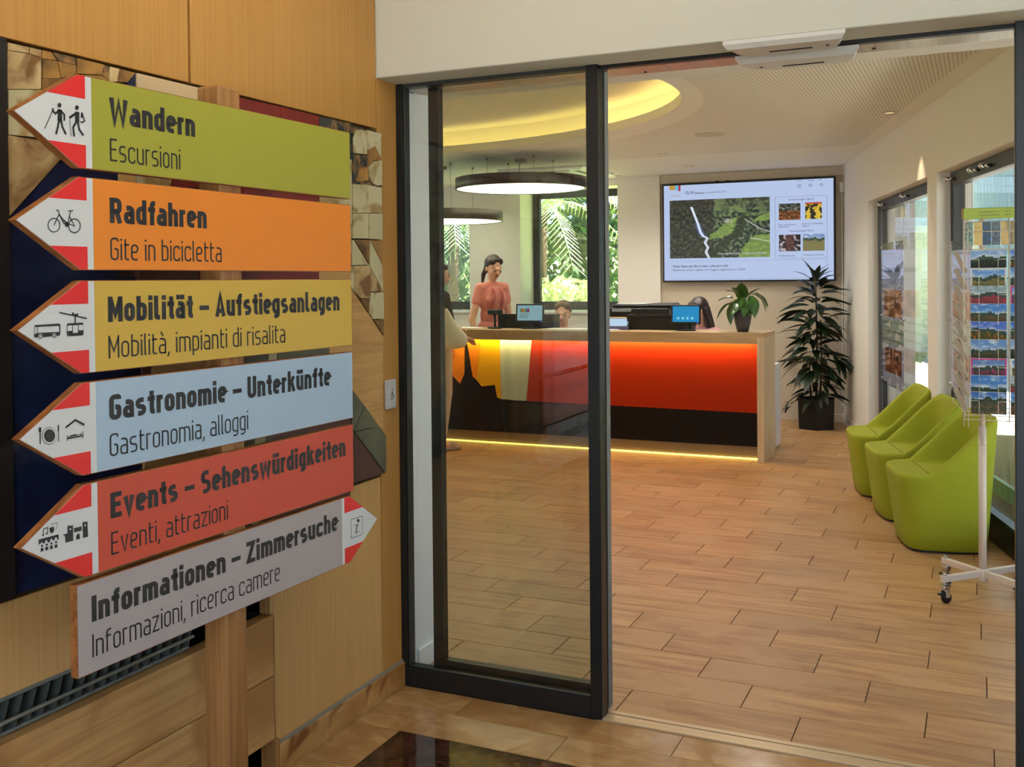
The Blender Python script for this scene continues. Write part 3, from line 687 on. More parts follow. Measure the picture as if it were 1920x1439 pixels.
def icon(i, b, bw):
    S = 14.77
    if i == 0:
        c = (50, 180)
        pix_disc(b, c, S, 895, 260, 55, 68); pix_disc(b, c, S, 1378, 325, 55, 65)
        pix_line(b, c, S, [(900,370),(905,560),(900,700)], 130); pix_line(b, c, S, [(890,640),(850,860),(800,1060)], 56); pix_line(b, c, S, [(930,640),(975,860),(1075,1065)], 56)
        pix_line(b, c, S, [(900,400),(775,490),(710,410),(712,340)], 50); pix_line(b, c, S, [(920,400),(1030,520),(1030,690)], 48); pix_line(b, c, S, [(700,420),(480,910)], 22)
        pix_line(b, c, S, [(1385,440),(1385,720)], 130); pix_line(b, c, S, [(1370,700),(1275,870),(1300,1125)], 58); pix_line(b, c, S, [(1400,700),(1440,930),(1560,1095)], 58)
        pix_line(b, c, S, [(1380,460),(1165,610)], 58); pix_line(b, c, S, [(1175,640),(1220,1115)], 14)
        pix_poly(b, c, S, [[(1510,440),(1545,480),(1570,590),(1480,610),(1490,500)]]); pix_line(b, c, S, [(1560,590),(1595,690),(1530,735),(1475,720)], 34)
    if i == 1:
        c = (0, 60); S = 2.525
        for x, y in ((253,915),(350,918)): pix_disc(b, c, S, x, y, 30, 35, 24, rin=.86)
        for l_ in ([(253,915),(278,862),(300,908),(318,908),(278,868)], [(272,845),(290,890),(318,908),(332,848)], [(320,848),(344,846)], [(262,846),(276,844)], [(318,908),(350,918),(325,870)]): pix_line(b, c, S, l_, 4.2)
        pix_disc(b, c, S, 314, 912, 10, 12, 12)
    if i == 2:
        c = (50, 570)
        pix_poly(b, c, S, [[(205,590),(880,545),(920,580),(910,610),(215,640)], [(190,850),(280,805),(910,775),(915,860),(860,885),(300,930),(195,930)], [(880,560),(918,570),(918,800),(890,800)]])
        pix_line(b, c, S, [(210,620),(190,860)], 14); pix_line(b, c, S, [(285,620),(275,810)], 16)
        for x in ((360,900),(745,880)): pix_disc(b, c, S, x[0], x[1], 66, 76, 18)
        for x in ((360,900),(745,880)): pix_disc(bw, c, S, x[0], x[1], 26, 30, 14, .0022); pix_disc(bw, c, S, x[0], x[1], 60, 70, 18, .0022, .78)
        pix_line(b, c, S, [(890,240),(1650,405)], 34); pix_line(b, c, S, [(1330,330),(1330,560)], 42)
        for x, y in ((1270,275),(1330,315),(1385,300)): pix_disc(b, c, S, x, y, 34, 38, 12)
        pix_poly(b, c, S, [[(1100,560),(1140,540),(1530,520),(1560,550),(1562,850),(1530,875),(1130,900),(1100,870)]])
        pix_poly(bw, c, S, [[(1112,605),(1240,598),(1240,745),(1112,752)], [(1262,598),(1400,590),(1400,800),(1262,806)], [(1422,588),(1550,580),(1550,728),(1422,734)]], .0022)
    if i == 3:
        c = (50, 770)
        pix_disc(b, c, S, 612, 700, 205, 245, 28); pix_disc(bw, c, S, 612, 698, 195, 228, 28, .0022, .80); 
        pix_line(b, c, S, [(360,580),(362,930)], 30); pix_line(b, c, S, [(355,600),(355,470)], 70); pix_line(b, c, S, [(865,400),(865,580)], 38); pix_line(b, c, S, [(868,580),(872,860)], 20)
        pix_line(b, c, S, [(1065,475),(1330,265),(1585,400)], 52)
        pix_poly(b, c, S, [[(1140,735),(1200,690),(1330,655),(1400,665),(1400,690)], [(1420,680),(1500,620),(1515,670)], [(1110,750),(1540,680),(1540,720),(1110,800)]])
        pix_line(b, c, S, [(1112,690),(1112,850)], 22); pix_line(b, c, S, [(1542,575),(1548,775)], 20)
    if i == 4:
        c = (50, 960)
        pix_poly(b, c, S, [[(980,640),(1115,600),(1120,370),(1160,400),(1190,370),(1220,395),(1265,350),(1275,800),(1060,860),(1045,670)],
            [(1530,270),(1565,300),(1590,265),(1630,290),(1668,255),(1685,690),(1545,725)], [(1290,440),(1330,450),(1370,430),(1420,430),(1460,410),(1505,400),(1510,520),(1295,575)], [(1360,780),(1355,680),(1400,600),(1450,610),(1465,745)],
            [(315,770),(870,625),(875,770),(840,780),(830,720),(790,700),(760,740),(750,790),(700,790),(690,740),(650,750),(620,850),(570,840),(550,790),(500,790),(490,870),(450,880),(400,830),(370,880),(320,920)]])
        for x, y in ((1190,480),(1600,375)): pix_disc(bw, c, S, x, y, 22, 30, 12, .0022)
        for k in range(4):
            x, y = 410+130*k, 945-33*k; pix_disc(b, c, S, x, y, 28, 34, 12); pix_poly(b, c, S, [[(x-38,y+70),(x,y+55),(x+36,y+60),(x+38,y+140),(x-38,y+165)]])
        pix_line(b, c, S, [(440,640),(455,480),(565,435),(560,600)], 22); pix_disc(b, c, S, 440, 645, 28, 24, 12); pix_disc(b, c, S, 540, 605, 28, 24, 12)
        pix_poly(b, c, S, [[(610,450),(740,410),(745,530),(690,600),(630,560)]]); pix_line(b, c, S, [(690,400),(690,340),(840,300),(825,440),(780,495)], 12)
for i, top in enumerate(TOPS):
    z0, z1, zc = top-BH, top, top-BH/2; cn, cc = COL[i]; left = i < 5; th = -.021
    if left: out = [(.113,z0), (.113,z1), (-.868,z1), (-1.022,zc), (-.868,z0)]
    else: out = [(-.888,z0), (-.888,z1), (.090,z1), (.238,zc), (.090,z0)]
    lb = ['green board reading Wandern, Escursioni', 'orange board reading Radfahren, Gite in bicicletta', 'yellow board reading Mobilität – Aufstiegsanlagen', 'light blue board reading Gastronomie – Unterkünfte', 'red board reading Events – Sehenswürdigkeiten', 'grey board pointing right, reading Informationen – Zimmersuche'][i]
    bd = MB().prism([sp(u, z, th) for u, z in out], SN*(-th)).build('arrow_board', boardwood, post); bd['label'] = lb
    e = .0015
    if left:
        field = [(-.831,z0+e), (.112,z0+e), (.112,z1-e), (-.831,z1-e)]
        whites = [[(-.8315,z0+e), (-.8315,z1-e), (-.867,z1-e), (-1.019,zc), (-.867,z0+e)]]
        def arrow_u(z): return -.867-(.152)*(1-abs(z-zc)/(BH/2))
        zr1, zr0 = zc+.049, zc-.049
        reds = [[(-.848,zr1), (-.848,z1-e), (-.867,z1-e), (arrow_u(zr1)+.001,zr1)], [(-.848,zr0), (arrow_u(zr0)+.001,zr0), (-.867,z0+e), (-.848,z0+e)]]
    else:
        field = [(-.887,z0+e), (.052,z0+e), (.052,z1-e), (-.887,z1-e)]
        whites = [[(.0525,z0+e), (.0525,z1-e), (.090,z1-e), (.235,zc), (.090,z0+e)]]
        def arrow_v(z): return .089+(.145)*(1-abs(z-zc)/(BH/2))
        zr1, zr0 = zc+.052, zc-.052
        reds = [[(.064,zr1), (.064,z1-e), (.089,z1-e), (arrow_v(zr1)-.001,zr1)], [(.064,zr0), (arrow_v(zr0)-.001,zr0), (.089,z0+e), (.064,z0+e)]]
    flat('colour_field', field, 0, .0008, mat('board_'+cn.replace(' ', '_'), cc, .42, k=KL), bd)
    for q in whites: flat('white_field', q, 0, .0008, wh, bd)
    for q in reds: flat('red_corner', q, .0008, .0013, rd, bd)
    A, B_, u0, u1, zb, u2, zs = TXT[i]
    for wd_ in lettering(A, u0, u1-u0, zb, .0555, True)+lettering(B_, u0, u2-u0, zs, .0495, False): letters('lettering', [wd_], bd)
    b, bw = MB(), MB(); icon(i, b, bw)
    if i == 5:
        c = (0, 600); S = 2.525
        pix_line(b, c, S, [(1661,946),(1714,930),(1713,1016),(1661,1034)], 3.2, closed=True)
        pix_disc(b, c, S, 1694, 951, 6.5, 8, 12); pix_line(b, c, S, [(1692,966),(1682,1010)], 8.5); pix_line(b, c, S, [(1676,977),(1693,969)], 4); pix_line(b, c, S, [(1681,1011),(1698,1000)], 4)
    b.build('pictogram', ink, bd)
    if bw.v: bw.build('pictogram_detail', wh, bd, kind='stuff')

# ================================================================== WALL RELIEF behind the signpost
rel = thing('wall_relief', 'mosaic relief of parchment, dark blue, red and wood pieces on the clad wall', 'artwork')
MB().box(-1.999, 1.56, .808, -1.956, 3.126, 2.038).build('backing_board', mat('relief_back', (60,45,34), .8), rel)
MB().box(-1.955, 1.545, .81, -1.935, 1.585, 2.040).build('left_edge', mat('relief_edge', (26,20,18), .6), rel)
PC = {'n': grain('relief_navy', (24,36,72), (12,18,42), (2,9,9), .35, .002, k=.8, spec=.5),
      'p': grain('parchment', (206,186,140), (150,116,66), (5,5,5), .45, .004, k=.8, rnd=.12, stain=((120,84,40), 7), contrast=.5),
      'c': grain('parchment_pale', (200,194,160), (176,168,130), (5,5,5), .5, .003, k=.8, rnd=.08, stain=((150,126,80), 8)),
      'g': grain('burnt_leaf', (178,132,64), (60,38,20), (10,10,10), .45, .004, k=.8, rnd=.2, contrast=.45),
      'd': grain('relief_dark', (52,56,54), (30,30,30), (6,6,6), .4, .003, k=.8, stain=((150,110,60), 14)),
      'r': grain('relief_red', (128,34,24), (96,22,18), (2,8,8), .45, .002, k=.8),
      'm': grain('relief_maroon', (88,54,46), (70,42,36), (2,8,8), .45, .002, k=.8),
      'v': grain('relief_green', (96,96,76), (78,80,62), (2,8,8), .45, .002, k=.8, rnd=.25),
      'w': grain('relief_wood', (196,158,100), (172,132,76), (40,3,40), .45, .002, k=.8),
      'o': grain('relief_cream', (206,184,146), (196,172,132), (3,3,3), .5, .001, k=.8)}
def piece(kind, pts, sc_=1., off=(0,0), d=None):
    q = [onX(off[0]+x/sc_, off[1]+y/sc_, -1.944) for x, y in pts]; d = d or random.uniform(.006, .011)
    c = sum(q, Vector())/len(q)
    q = [c+(p-c)*(1-.0012/max(.01, (p-c).length)) for p in q]
    x0 = -1.956; MB().prism([Vector((x0, p.y, p.z))-Vector((0, c.y, c.z)) for p in q], (d+.006, 0, 0)).build('mosaic_piece', PC[kind], rel, (0, c.y, c.z))
S1 = dict(sc_=6.4, off=(0,60))
for k, pts in [('p', [(85,125),(345,182),(348,255),(85,218)]), ('p', [(348,182),(500,215),(498,310),(350,258)]), ('p', [(85,218),(350,258),(498,312),(495,680),(480,690),(85,690)]), ('c', [(85,692),(495,690),(495,960),(440,1270),(85,1235)]),
    ('g', [(500,215),(610,240),(680,345),(500,320)]), ('g', [(500,322),(680,347),(720,560),(510,560)]), ('d', [(612,240),(905,310),(900,400),(700,350)]), ('g', [(682,350),(900,402),(905,500),(720,555)]),
    ('g', [(907,312),(1240,395),(1200,520),(907,500)]), ('g', [(500,562),(722,560),(905,505),(1200,525),(1280,570),(1240,720),(500,720)]), ('d', [(1242,396),(1310,410),(1300,600),(1285,575),(1205,520)]),
    ('p', [(1312,412),(1430,440),(1400,600),(1302,600)]), ('g', [(1432,440),(1628,490),(1530,610),(1402,600)]), ('n', [(1630,490),(1630,760),(1400,760),(1532,612)])]: piece(k, pts, **S1)
piece('p', [(13,253),(70,262),(112,300),(13,410)]); piece('p', [(70,262),(250,300),(112,300)])
piece('n', [(13,412),(112,302),(222,300),(222,520),(255,520),(264,680),(268,868),(260,1048),(5,1124),(0,700)], d=.004)
piece('w', [(222,318),(255,322),(255,345),(222,345)]); piece('c', [(255,320),(325,328),(318,352),(255,348)]); piece('r', [(325,328),(372,333),(372,352),(318,352)])
piece('o', [(255,137),(440,181),(440,247),(255,215)]); piece('r', [(441,181),(525,200),(525,250),(441,238)]); piece('r', [(525,200),(597,218),(597,268),(525,252)]); piece('d', [(597,218),(660,233),(660,300),(597,268)])
piece('c', [(255,215),(440,248),(440,330),(255,318)]); piece('r', [(455,244),(597,270),(597,420),(455,420)]); piece('c', [(597,270),(658,300),(658,420),(597,420)])
piece('r', [(372,335),(455,345),(455,440),(372,440)]); piece('m', [(258,420),(371,420),(371,560),(258,560)]); piece('r', [(372,440),(597,440),(597,560),(372,560)]); piece('w', [(597,422),(644,422),(658,480),(658,560),(597,560)]); piece('c', [(645,420),(658,420),(658,478)])
piece('m', [(264,562),(290,562),(280,720),(266,720)]); piece('w', [(291,562),(455,562),(455,720),(281,720)]); piece('v', [(456,562),(505,562),(500,720),(456,720)]); piece('c', [(506,562),(525,562),(515,720),(501,720)]); piece('v', [(526,562),(610,562),(618,720),(516,720)]); piece('w', [(611,562),(658,562),(658,735),(619,720)])
piece('w', [(268,722),(455,722),(455,1000),(268,1044)]); piece('v', [(456,722),(480,722),(470,995),(456,998)]); piece('c', [(481,722),(500,722),(490,992),(471,995)]); piece('m', [(501,722),(657,737),(657,935),(491,990)])
S6 = dict(sc_=6., off=(620,180))
for k, pts in [('c', [(245,470),(270,380),(330,375),(402,400),(402,660),(245,645)]), ('d', [(150,330),(250,345),(405,378),(270,378),(245,465),(200,400)]), ('c', [(407,382),(565,425),(565,440),(488,600),(408,612)]), ('g', [(488,560),(562,716),(470,732),(412,790),(408,615)]),
    ('c', [(567,440),(567,712),(494,556)]), ('d', [(237,650),(402,672),(408,800),(350,790),(300,850),(262,960),(237,968)]), ('g', [(350,792),(410,806),(412,950),(300,972),(264,960),(302,852)]), ('c', [(415,800),(470,735),(567,722),(569,1000),(520,1015),(455,985),(415,900)]), ('d', [(240,972),(410,955),(450,990),(568,1008),(569,1026),(240,985)]),
    ('c', [(236,990),(415,1000),(415,1318),(236,1318)]), ('c', [(417,1002),(572,1030),(574,1318),(417,1318)])]: piece(k, pts, **S6)
S6 = dict(sc_=6., off=(620,400))
for k, pts in [('c', [(236,0),(415,0),(415,288),(236,285)]), ('c', [(417,0),(574,0),(576,300),(417,290)]), ('g', [(262,297),(432,297),(432,575)]), ('c', [(240,297),(260,300),(425,582),(240,588)]), ('g', [(437,300),(577,310),(577,570)]), ('c', [(435,305),(578,580),(582,880),(545,800),(437,600)]),
    ('p', [(262,590),(434,585),(442,960),(332,960),(264,890)]), ('c', [(222,590),(260,590),(260,890),(222,820)]), ('p', [(437,603),(552,800),(580,884),(440,884)]), ('c', [(440,890),(586,890),(592,1190),(470,1195),(430,1130)]), ('g', [(334,962),(436,962),(430,1128)]), ('g', [(480,1200),(592,1196),(594,1380)])]: piece(k, pts, **S6)
piece('w', [(220,825),(475,1200),(594,1385),(600,1320+1320),(220,1960)], 6., (620,400), .005)
S4 = dict(sc_=4.795, off=(620,620))
for k, pts in [('w', [(190,200),(478,20),(480,450),(482,925),(190,520)]), ('v', [(190,525),(300,672),(207,905),(190,890)]), ('v', [(302,674),(432,860),(209,908)]), ('v', [(434,862),(490,942),(494,1270),(470,1262),(209,912)]), ('m', [(190,893),(495,1282),(207,1376),(190,1390)])]:
    if k == 'w': continue
    piece(k, pts, **S4)

# convector heater in its niche
ht = thing('convector_heater', 'grey finned convector heater in the wall niche under the relief', 'heater')
hm = mat('heater_grey', (120,128,126), .5, .3, k=.8)
MB().bev(-2.10, .5, .572, -1.978, 2.18, .588, .002).build('top_rail', hm, ht); MB().tube([(-1.972,.5,.528), (-1.972,2.18,.528)], .005, 8).build('front_rod', mat('heater_rod', (170,176,174), .4, .4), ht)
MB().bev(-2.10, .5, .492, -1.985, 2.18, .500, .002).build('bottom_rail', hm, ht)
fin = MB().prism([(-2.10,-.006,.500), (-1.985,-.006,.500), (-1.980,.012,.570), (-2.10,.012,.570)], (0,.006,0)).mesh('fin'); fin.materials.append(mat('heater_fin', (74,80,76), .5, .2, k=.8))
for k in range(46):
    o = bpy.data.objects.new('fin', fin); C.objects.link(o); o.location = (0, .51+k*.037, 0); o.parent = ht
# door switch plate
sw = thing('door_switch', 'white wheelchair door switch plate on the narrow wood panel', 'switch', (-1.955, 3.190, 1.037))
MB().bev(0, -.034, 0, .012, .034, .106, .003).build('plate', mat('switch_plate', (205,203,210), .4), sw)
MB().bev(.012, -.024, .008, .0145, .024, .098, .001).build('rocker', mat('switch_rocker', (215,214,220), .35), sw)
b = MB(); X_ = .0148
def swl(pts, w_): vs, fs = ribbon([Vector(p) for p in pts], w_); b.add([(X_, v.x, v.y) for v in vs], fs)
swl([(-.001,.066),(-.001,.048),(.008,.048),(.011,.038)], .003); swl([(0,.058),(.007,.058)], .0025)
b.add([(X_, -.003+.010*math.cos(2*PI*k/16), .046+.012*math.sin(2*PI*k/16)) for k in range(16)]+[(X_, -.003+.0075*math.cos(2*PI*k/16), .046+.009*math.sin(2*PI*k/16)) for k in range(16)], [(k, (k+1) % 16, 16+(k+1) % 16, 16+k) for k in range(16)])
b.add([(X_, .0+.003*math.cos(2*PI*k/8), .072+.0035*math.sin(2*PI*k/8)) for k in range(8)], [tuple(range(8))])
b.build('wheelchair_symbol', ink, sw)

# ================================================================== RECEPTION COUNTER
cn = thing('reception_counter', 'long oak framed reception counter with a yellow, grey and red lit front', 'counter')
CX0, CX1, CY = -5.3, -1.590, 8.35
MB().bev(CX0, CY, 1.016, CX1, CY+.50, 1.052, .001).build('worktop', oak, cn); MB().bev(CX0+.056, CY, .962, CX1-.056, CY+.030, 1.0155, .001).build('front_rail', oak, cn)
MB().bev(CX1-.055, CY, 0, CX1, CY+.50, 1.0155, .001).build('end_panel', oak_side, cn)
MB().bev(CX0, CY, 0, CX0+.055, CY+.50, 1.0155, .001).build('end_panel', oak_side, cn)
MB().box(CX0+.06, CY+.10, .115, CX1-.058, CY+.16, 1.015).build('front_core', dark, cn)
PXL, PXR = CX0+.06, CX1-.058
def cpt(px, py, Y=CY+.09): p = onY(px, py, Y); return (min(p.x, PXR), p.z)
def fp(kind, pts, M, nm='front_panel', y0=CY+.088, y1=CY+.10):
    b = MB(); b.prism([(x, y1, z) for x, z in pts], (0, y0-y1, 0)); return b.build(nm, M, cn)
red = mat('panel_red', (160,40,8), .6, spec=.12); blk = mat('panel_black', (22,18,16), .6, spec=.15); yel = mat('panel_yellow', (225,168,10), .6, spec=.12); org = mat('panel_orange', (228,132,20), .6, spec=.12); gry = mat('panel_grey', (176,186,178), .6, spec=.12); brn = mat('panel_brown', (44,38,28), .6, spec=.15)
ZT = 1.014
a = cpt(998, 633); b_ = cpt(987, 752); c_ = cpt(937, 632); d_ = cpt(940, 750); e_ = cpt(903, 632); f_ = cpt(893, 700)
zb = .392
fp('r', [(a[0]+.0005, ZT), (PXR, ZT), (PXR, zb), (b_[0]+.0005, b_[1]-.002)], red)
fp('g', [(c_[0]+.0005, ZT), (a[0]-.0005, ZT), (b_[0]-.0005, b_[1]), (d_[0]+.0005, d_[1])], gry)
fp('y', [(e_[0]+.0005, ZT), (c_[0]-.0005, ZT), (d_[0]-.0005, d_[1]), cpt(932,745), cpt(928,722), cpt(903,725), cpt(893,712)], yel)
fp('o', [cpt(876,642), (cpt(876,642)[0], ZT), (e_[0]-.0005, ZT), cpt(892.5,712), cpt(886,706), cpt(880,668)], org)
fp('o', [(PXL, ZT), (cpt(871,640)[0], ZT), cpt(871,700), cpt(863,720), cpt(849,705), cpt(830,690), (PXL, .62)], org)
fp('k', [cpt(872,640), cpt(875,642), cpt(879,668), cpt(885,708), cpt(902,727), cpt(927,724), cpt(932,747), cpt(987,754), (PXR, zb-.003), (PXR, .114), (PXL, .114), (PXL, .61), cpt(830,692), cpt(849,707), cpt(863,722), cpt(871,702)], blk)
fp('b', [cpt(950,756), cpt(1060,763), cpt(1090,766), cpt(955,808)], brn, 'front_inlay', CY+.0865, CY+.088)
MB().box(PXL, CY+.14, .016, PXR, CY+.16, .113).build('plinth', mat('plinth_oak', (150,128,90), .5), cn)
strip = MB().box(PXL+.02, CY+.036, .990, PXR-.02, CY+.046, .998).build('led_strip', glow('led_warm', (255,222,150), 150), cn)
MB().box(PXL+.02, CY+.128, .002, PXR-.01, CY+.139, .012).build('led_strip', glow('led_yellow', (255,214,96), 5), cn)
vs, fs = textmesh('Info', .05); b = MB(); p0 = onY(853, 662, CY+.086)
b.add([(p0.x-v.y, CY+.0868, p0.z-.04+v.x) for v in vs], fs); b.build('front_lettering', ink, cn)
# desk behind
ds_ = thing('back_desk', 'white desk standing behind the counter, its end panel showing past the oak', 'desk')
MB().bev(-1.668, 8.86, 0, -1.645, 9.42, .735, .003).build('side_panel', white_lac, ds_); MB().bev(-4.02, 8.87, .71, -1.669, 9.42, .735, .003).build('desktop', white_lac, ds_); MB().bev(-4.02, 8.86, 0, -3.995, 9.42, .709, .003).build('side_panel', white_lac, ds_)
# low cabinet with printer
cb = thing('side_cabinet', 'cream cabinet behind the counter carrying the black printer', 'cabinet')
MB().bev(-3.45, 9.62, 0, -2.68, 10.15, 1.10, .004).build('body', plaster_dim_beige, cb); MB().bev(-3.46, 9.60, 1.10, -2.67, 10.16, 1.125, .004).build('cabinet_top', oak, cb); MB().bev(-3.06, 9.612, .08, -3.055, 9.622, 1.08, .001).build('door_joint', dark, cb)
pr_ = thing('printer', 'black office printer on the cabinet between window and screen wall', 'printer', (-3.05, 9.87, 1.126))
MB().bev(-.34, -.20, 0, .30, .20, .09, .012).build('body', blackp, pr_); MB().bev(-.30, -.17, .092, .10, .17, .125, .012).build('scanner_lid', mat('printer_lid', (44,44,48), .35), pr_)
MB().bev(.10, -.16, .092, .33, .14, .135, .02).build('paper_feeder', mat('printer_grey', (60,60,64), .5), pr_); MB().bev(-.28, -.21, .05, -.08, -.20, .08, .003).build('control_panel', mat('printer_panel', (120,124,130), .3), pr_)
MB().bev(-.26, -.12, .1255, .02, .10, .131, .002).build('paper_sheet', white_lac, pr_)
# things on the counter
ZC = 1.0525
def scr(w, h, img, parent, y=-.0095):
    b = MB(); b.add([(-w/2, y, 0), (w/2, y, 0), (w/2, y, h), (-w/2, y, h)], [(0,1,2,3)]); return b.build('screen', img, parent)
def monitor(x, y, rz, w, h, lift, label, img, tilt=-.12):
    t = thing('monitor', label, 'monitor', (x, y, ZC), rz, 'small screens turned to the visitors')
    MB().rings([[(.085*math.cos(2*PI*k/24)*s, .055*math.sin(2*PI*k/24)*s, z) for k in range(24)] for s, z in ((1,0),(1,.008),(.5,.014))]).build('stand_foot', blackp, t)
    MB().bev(-.022, .012, .01, .022, .030, lift+h*.5, .004).build('stand_neck', blackp, t)
    hd = MB().bev(-w/2-.014, -.009, -.020, w/2+.014, .016, h+.014, .004).build('screen_case', blackp, t); hd.location = (0, 0, lift); hd.rotation_euler.x = tilt
    s_ = scr(w, h, img, hd); MB().lathe([(.003,0),(.003,.002)], (0,0,0), 10).build('power_light', glow('power_led', (90,110,255), 6), hd, (w/2-.012, -.0105, -.010)).rotation_euler.x = PI/2
    return t, hd
desk_img = glow('screen_blue', (50,150,205), .85); mon, hd = monitor(-2.297, 8.60, .12, .225, .135, .075, 'small monitor with a blue screen, in front of the woman with long dark hair', desk_img)
for k in range(4): MB().box(-.075+k*.04, -.0108, .022, -.055+k*.04, -.0102, .042).build('screen_icon', glow('screen_icon', (140,215,235), .9), hd)
mon, hd = monitor(-3.765, 8.62, .18, .235, .140, .075, 'small monitor with a pale screen, left of the seated woman', glow('screen_pale', (165,200,222), .95))
for k, c in enumerate([(130,170,110), (200,120,60), (200,170,60), (60,130,190), (180,30,80)]): MB().box(-.095+k*.018, -.0108, .075, -.078+k*.018, -.0102, .110).build('screen_image', glow('logo_%d' % k, c, .8), hd)
for k in range(4): MB().box(-.095, -.0108, .06-k*.011, -.02, -.0102, .063-k*.011).build('screen_text', mat('screen_text', (90,110,130), .5), hd)
def backrest_box(x0, x1, y, h, label):
    t = thing('desk_screen', label, 'screen panel', ((x0+x1)/2, y, ZC), 0, 'black privacy boxes on the counter'); w = (x1-x0)/2
    MB().bev(-w, 0, 0, w, .02, h, .003).build('panel', blackp, t); MB().bev(-w, .021, 0, -w+.018, .16, h, .003).build('side_cheek', blackp, t); MB().bev(w-.018, .021, 0, w, .16, h, .003).build('side_cheek', blackp, t); MB().bev(-w+.03, -.003, h-.03, w-.03, .0, h-.026, .001).build('groove', dark, t)
backrest_box(-2.86, -2.28, 8.70, .132, 'black privacy box behind the blue-screened monitor'); backrest_box(-4.13, -3.565, 8.70, .132, 'black privacy box behind the pale-screened monitor')
t = thing('customer_display', 'small black customer display on a stalk beside the standing woman', 'display', (-4.10, 8.575, ZC))
MB().bev(-.062, -.040, 0, .062, .040, .016, .006).build('foot', blackp, t); MB().lathe([(.011,.016),(.011,.13)], (0,0,0), 14).build('stalk', blackp, t)
h_ = MB().bev(-.073, -.016, .128, .073, .020, .178, .008).build('display_head', blackp, t); MB().bev(-.062, -.018, .136, .062, -.0162, .166, .001).build('display_glass', mat('display_glass', (60,66,72), .2), h_)
def sheet(x, y, w, h, rz, label, M=None, nm='paper_stack', th=.006):
    t = MB().bev(-w/2, -h/2, 0, w/2, h/2, th, .001).build(nm, M or mat('paper', (238,236,226), .7), None, (x, y, ZC), rz); t['label'] = label; t['category'] = 'paper'; return t
sheet(-4.42, 8.60, .30, .21, .1, 'white papers on the counter end beside the customer'); sheet(-3.38, 8.60, .42, .24, -.05, 'pale papers on the counter in front of the seated woman'); sheet(-3.05, 8.60, .30, .21, .05, 'white papers beside the tablet, next to the door edge')
t = thing('tablet', 'tablet lying tilted beside the black privacy box', 'tablet', (-2.935, 8.68, ZC), .15)
MB().bev(-.10, -.07, 0, .10, .07, .03, .006).build('stand', mat('tablet_stand', (90,92,150), .5), t); q = MB().bev(-.10, -.075, 0, .10, .075, .010, .003).build('case', mat('tablet_case', (60,64,72), .3), t, (0, 0, .055)); q.rotation_euler.x = .5
b = MB(); b.add([(-.088,-.064,.0105),(.088,-.064,.0105),(.088,.064,.0105),(-.088,.064,.0105)], [(0,1,2,3)]); b.build('screen', glow('tablet_screen', (190,215,240), .95), q)

# ================================================================== PICTURE MESHES (flat printed or screened pictures as coloured grids)
def vcol_mat(name, emit=0., rough=.4):
    M = bpy.data.materials.new(name); M.use_nodes = True; N = M.node_tree.nodes; L = M.node_tree.links; b = N['Principled BSDF']
    a = N.new('ShaderNodeVertexColor'); a.layer_name = 'tone'
    if emit: b.inputs['Base Color'].default_value = (.02,.02,.02,1); L.new(a.outputs[0], b.inputs['Emission Color']); b.inputs['Emission Strength'].default_value = emit; b.inputs['Roughness'].default_value = .5
    else: L.new(a.outputs[0], b.inputs['Base Color']); b.inputs['Roughness'].default_value = rough
    return M
def picture(name, w, h, nu, nv, fn, M):
    """picture in the local XZ plane, facing -Y, origin bottom centre; fn(u right, v down) -> sRGB"""
    vs = [(-w/2+w*i/nu, 0, h*j/nv) for j in range(nv+1) for i in range(nu+1)]
    fs = [(j*(nu+1)+i, j*(nu+1)+i+1, (j+1)*(nu+1)+i+1, (j+1)*(nu+1)+i) for j in range(nv) for i in range(nu)]
    me = bpy.data.meshes.new(name); me.from_pydata(vs, [], fs); ca = me.color_attributes.new('tone', 'FLOAT_COLOR', 'CORNER'); cols = []
    for j in range(nv):
        for i in range(nu):
            c = lin(fn((i+.5)/nu, 1-(j+.5)/nv)); cols += [c[0], c[1], c[2], 1]*4
    ca.data.foreach_set('color', cols); me.materials.append(M); return me
def nz(x, y, s=0): return noise.fractal(Vector((x, y, s)), 1.0, 2.0, 4)
def inpoly(x, y, P):
    c = False
    for i in range(len(P)):
        x1, y1 = P[i-1]; x2, y2 = P[i]
        if (y1 > y) != (y2 > y) and x < (x2-x1)*(y-y1)/(y2-y1)+x1: c = not c
    return c
def segd(x, y, P):
    best = 9
    for (x1, y1), (x2, y2) in zip(P, P[1:]):
        dx_, dy_ = x2-x1, y2-y1; t = max(0, min(1, ((x-x1)*dx_+(y-y1)*dy_)/(dx_*dx_+dy_*dy_+1e-9))); best = min(best, math.hypot(x-x1-t*dx_, y-y1-t*dy_))
    return best
def mixc(a, b, t): t = max(0, min(1, t)); return tuple(p+(q-p)*t for p, q in zip(a, b))
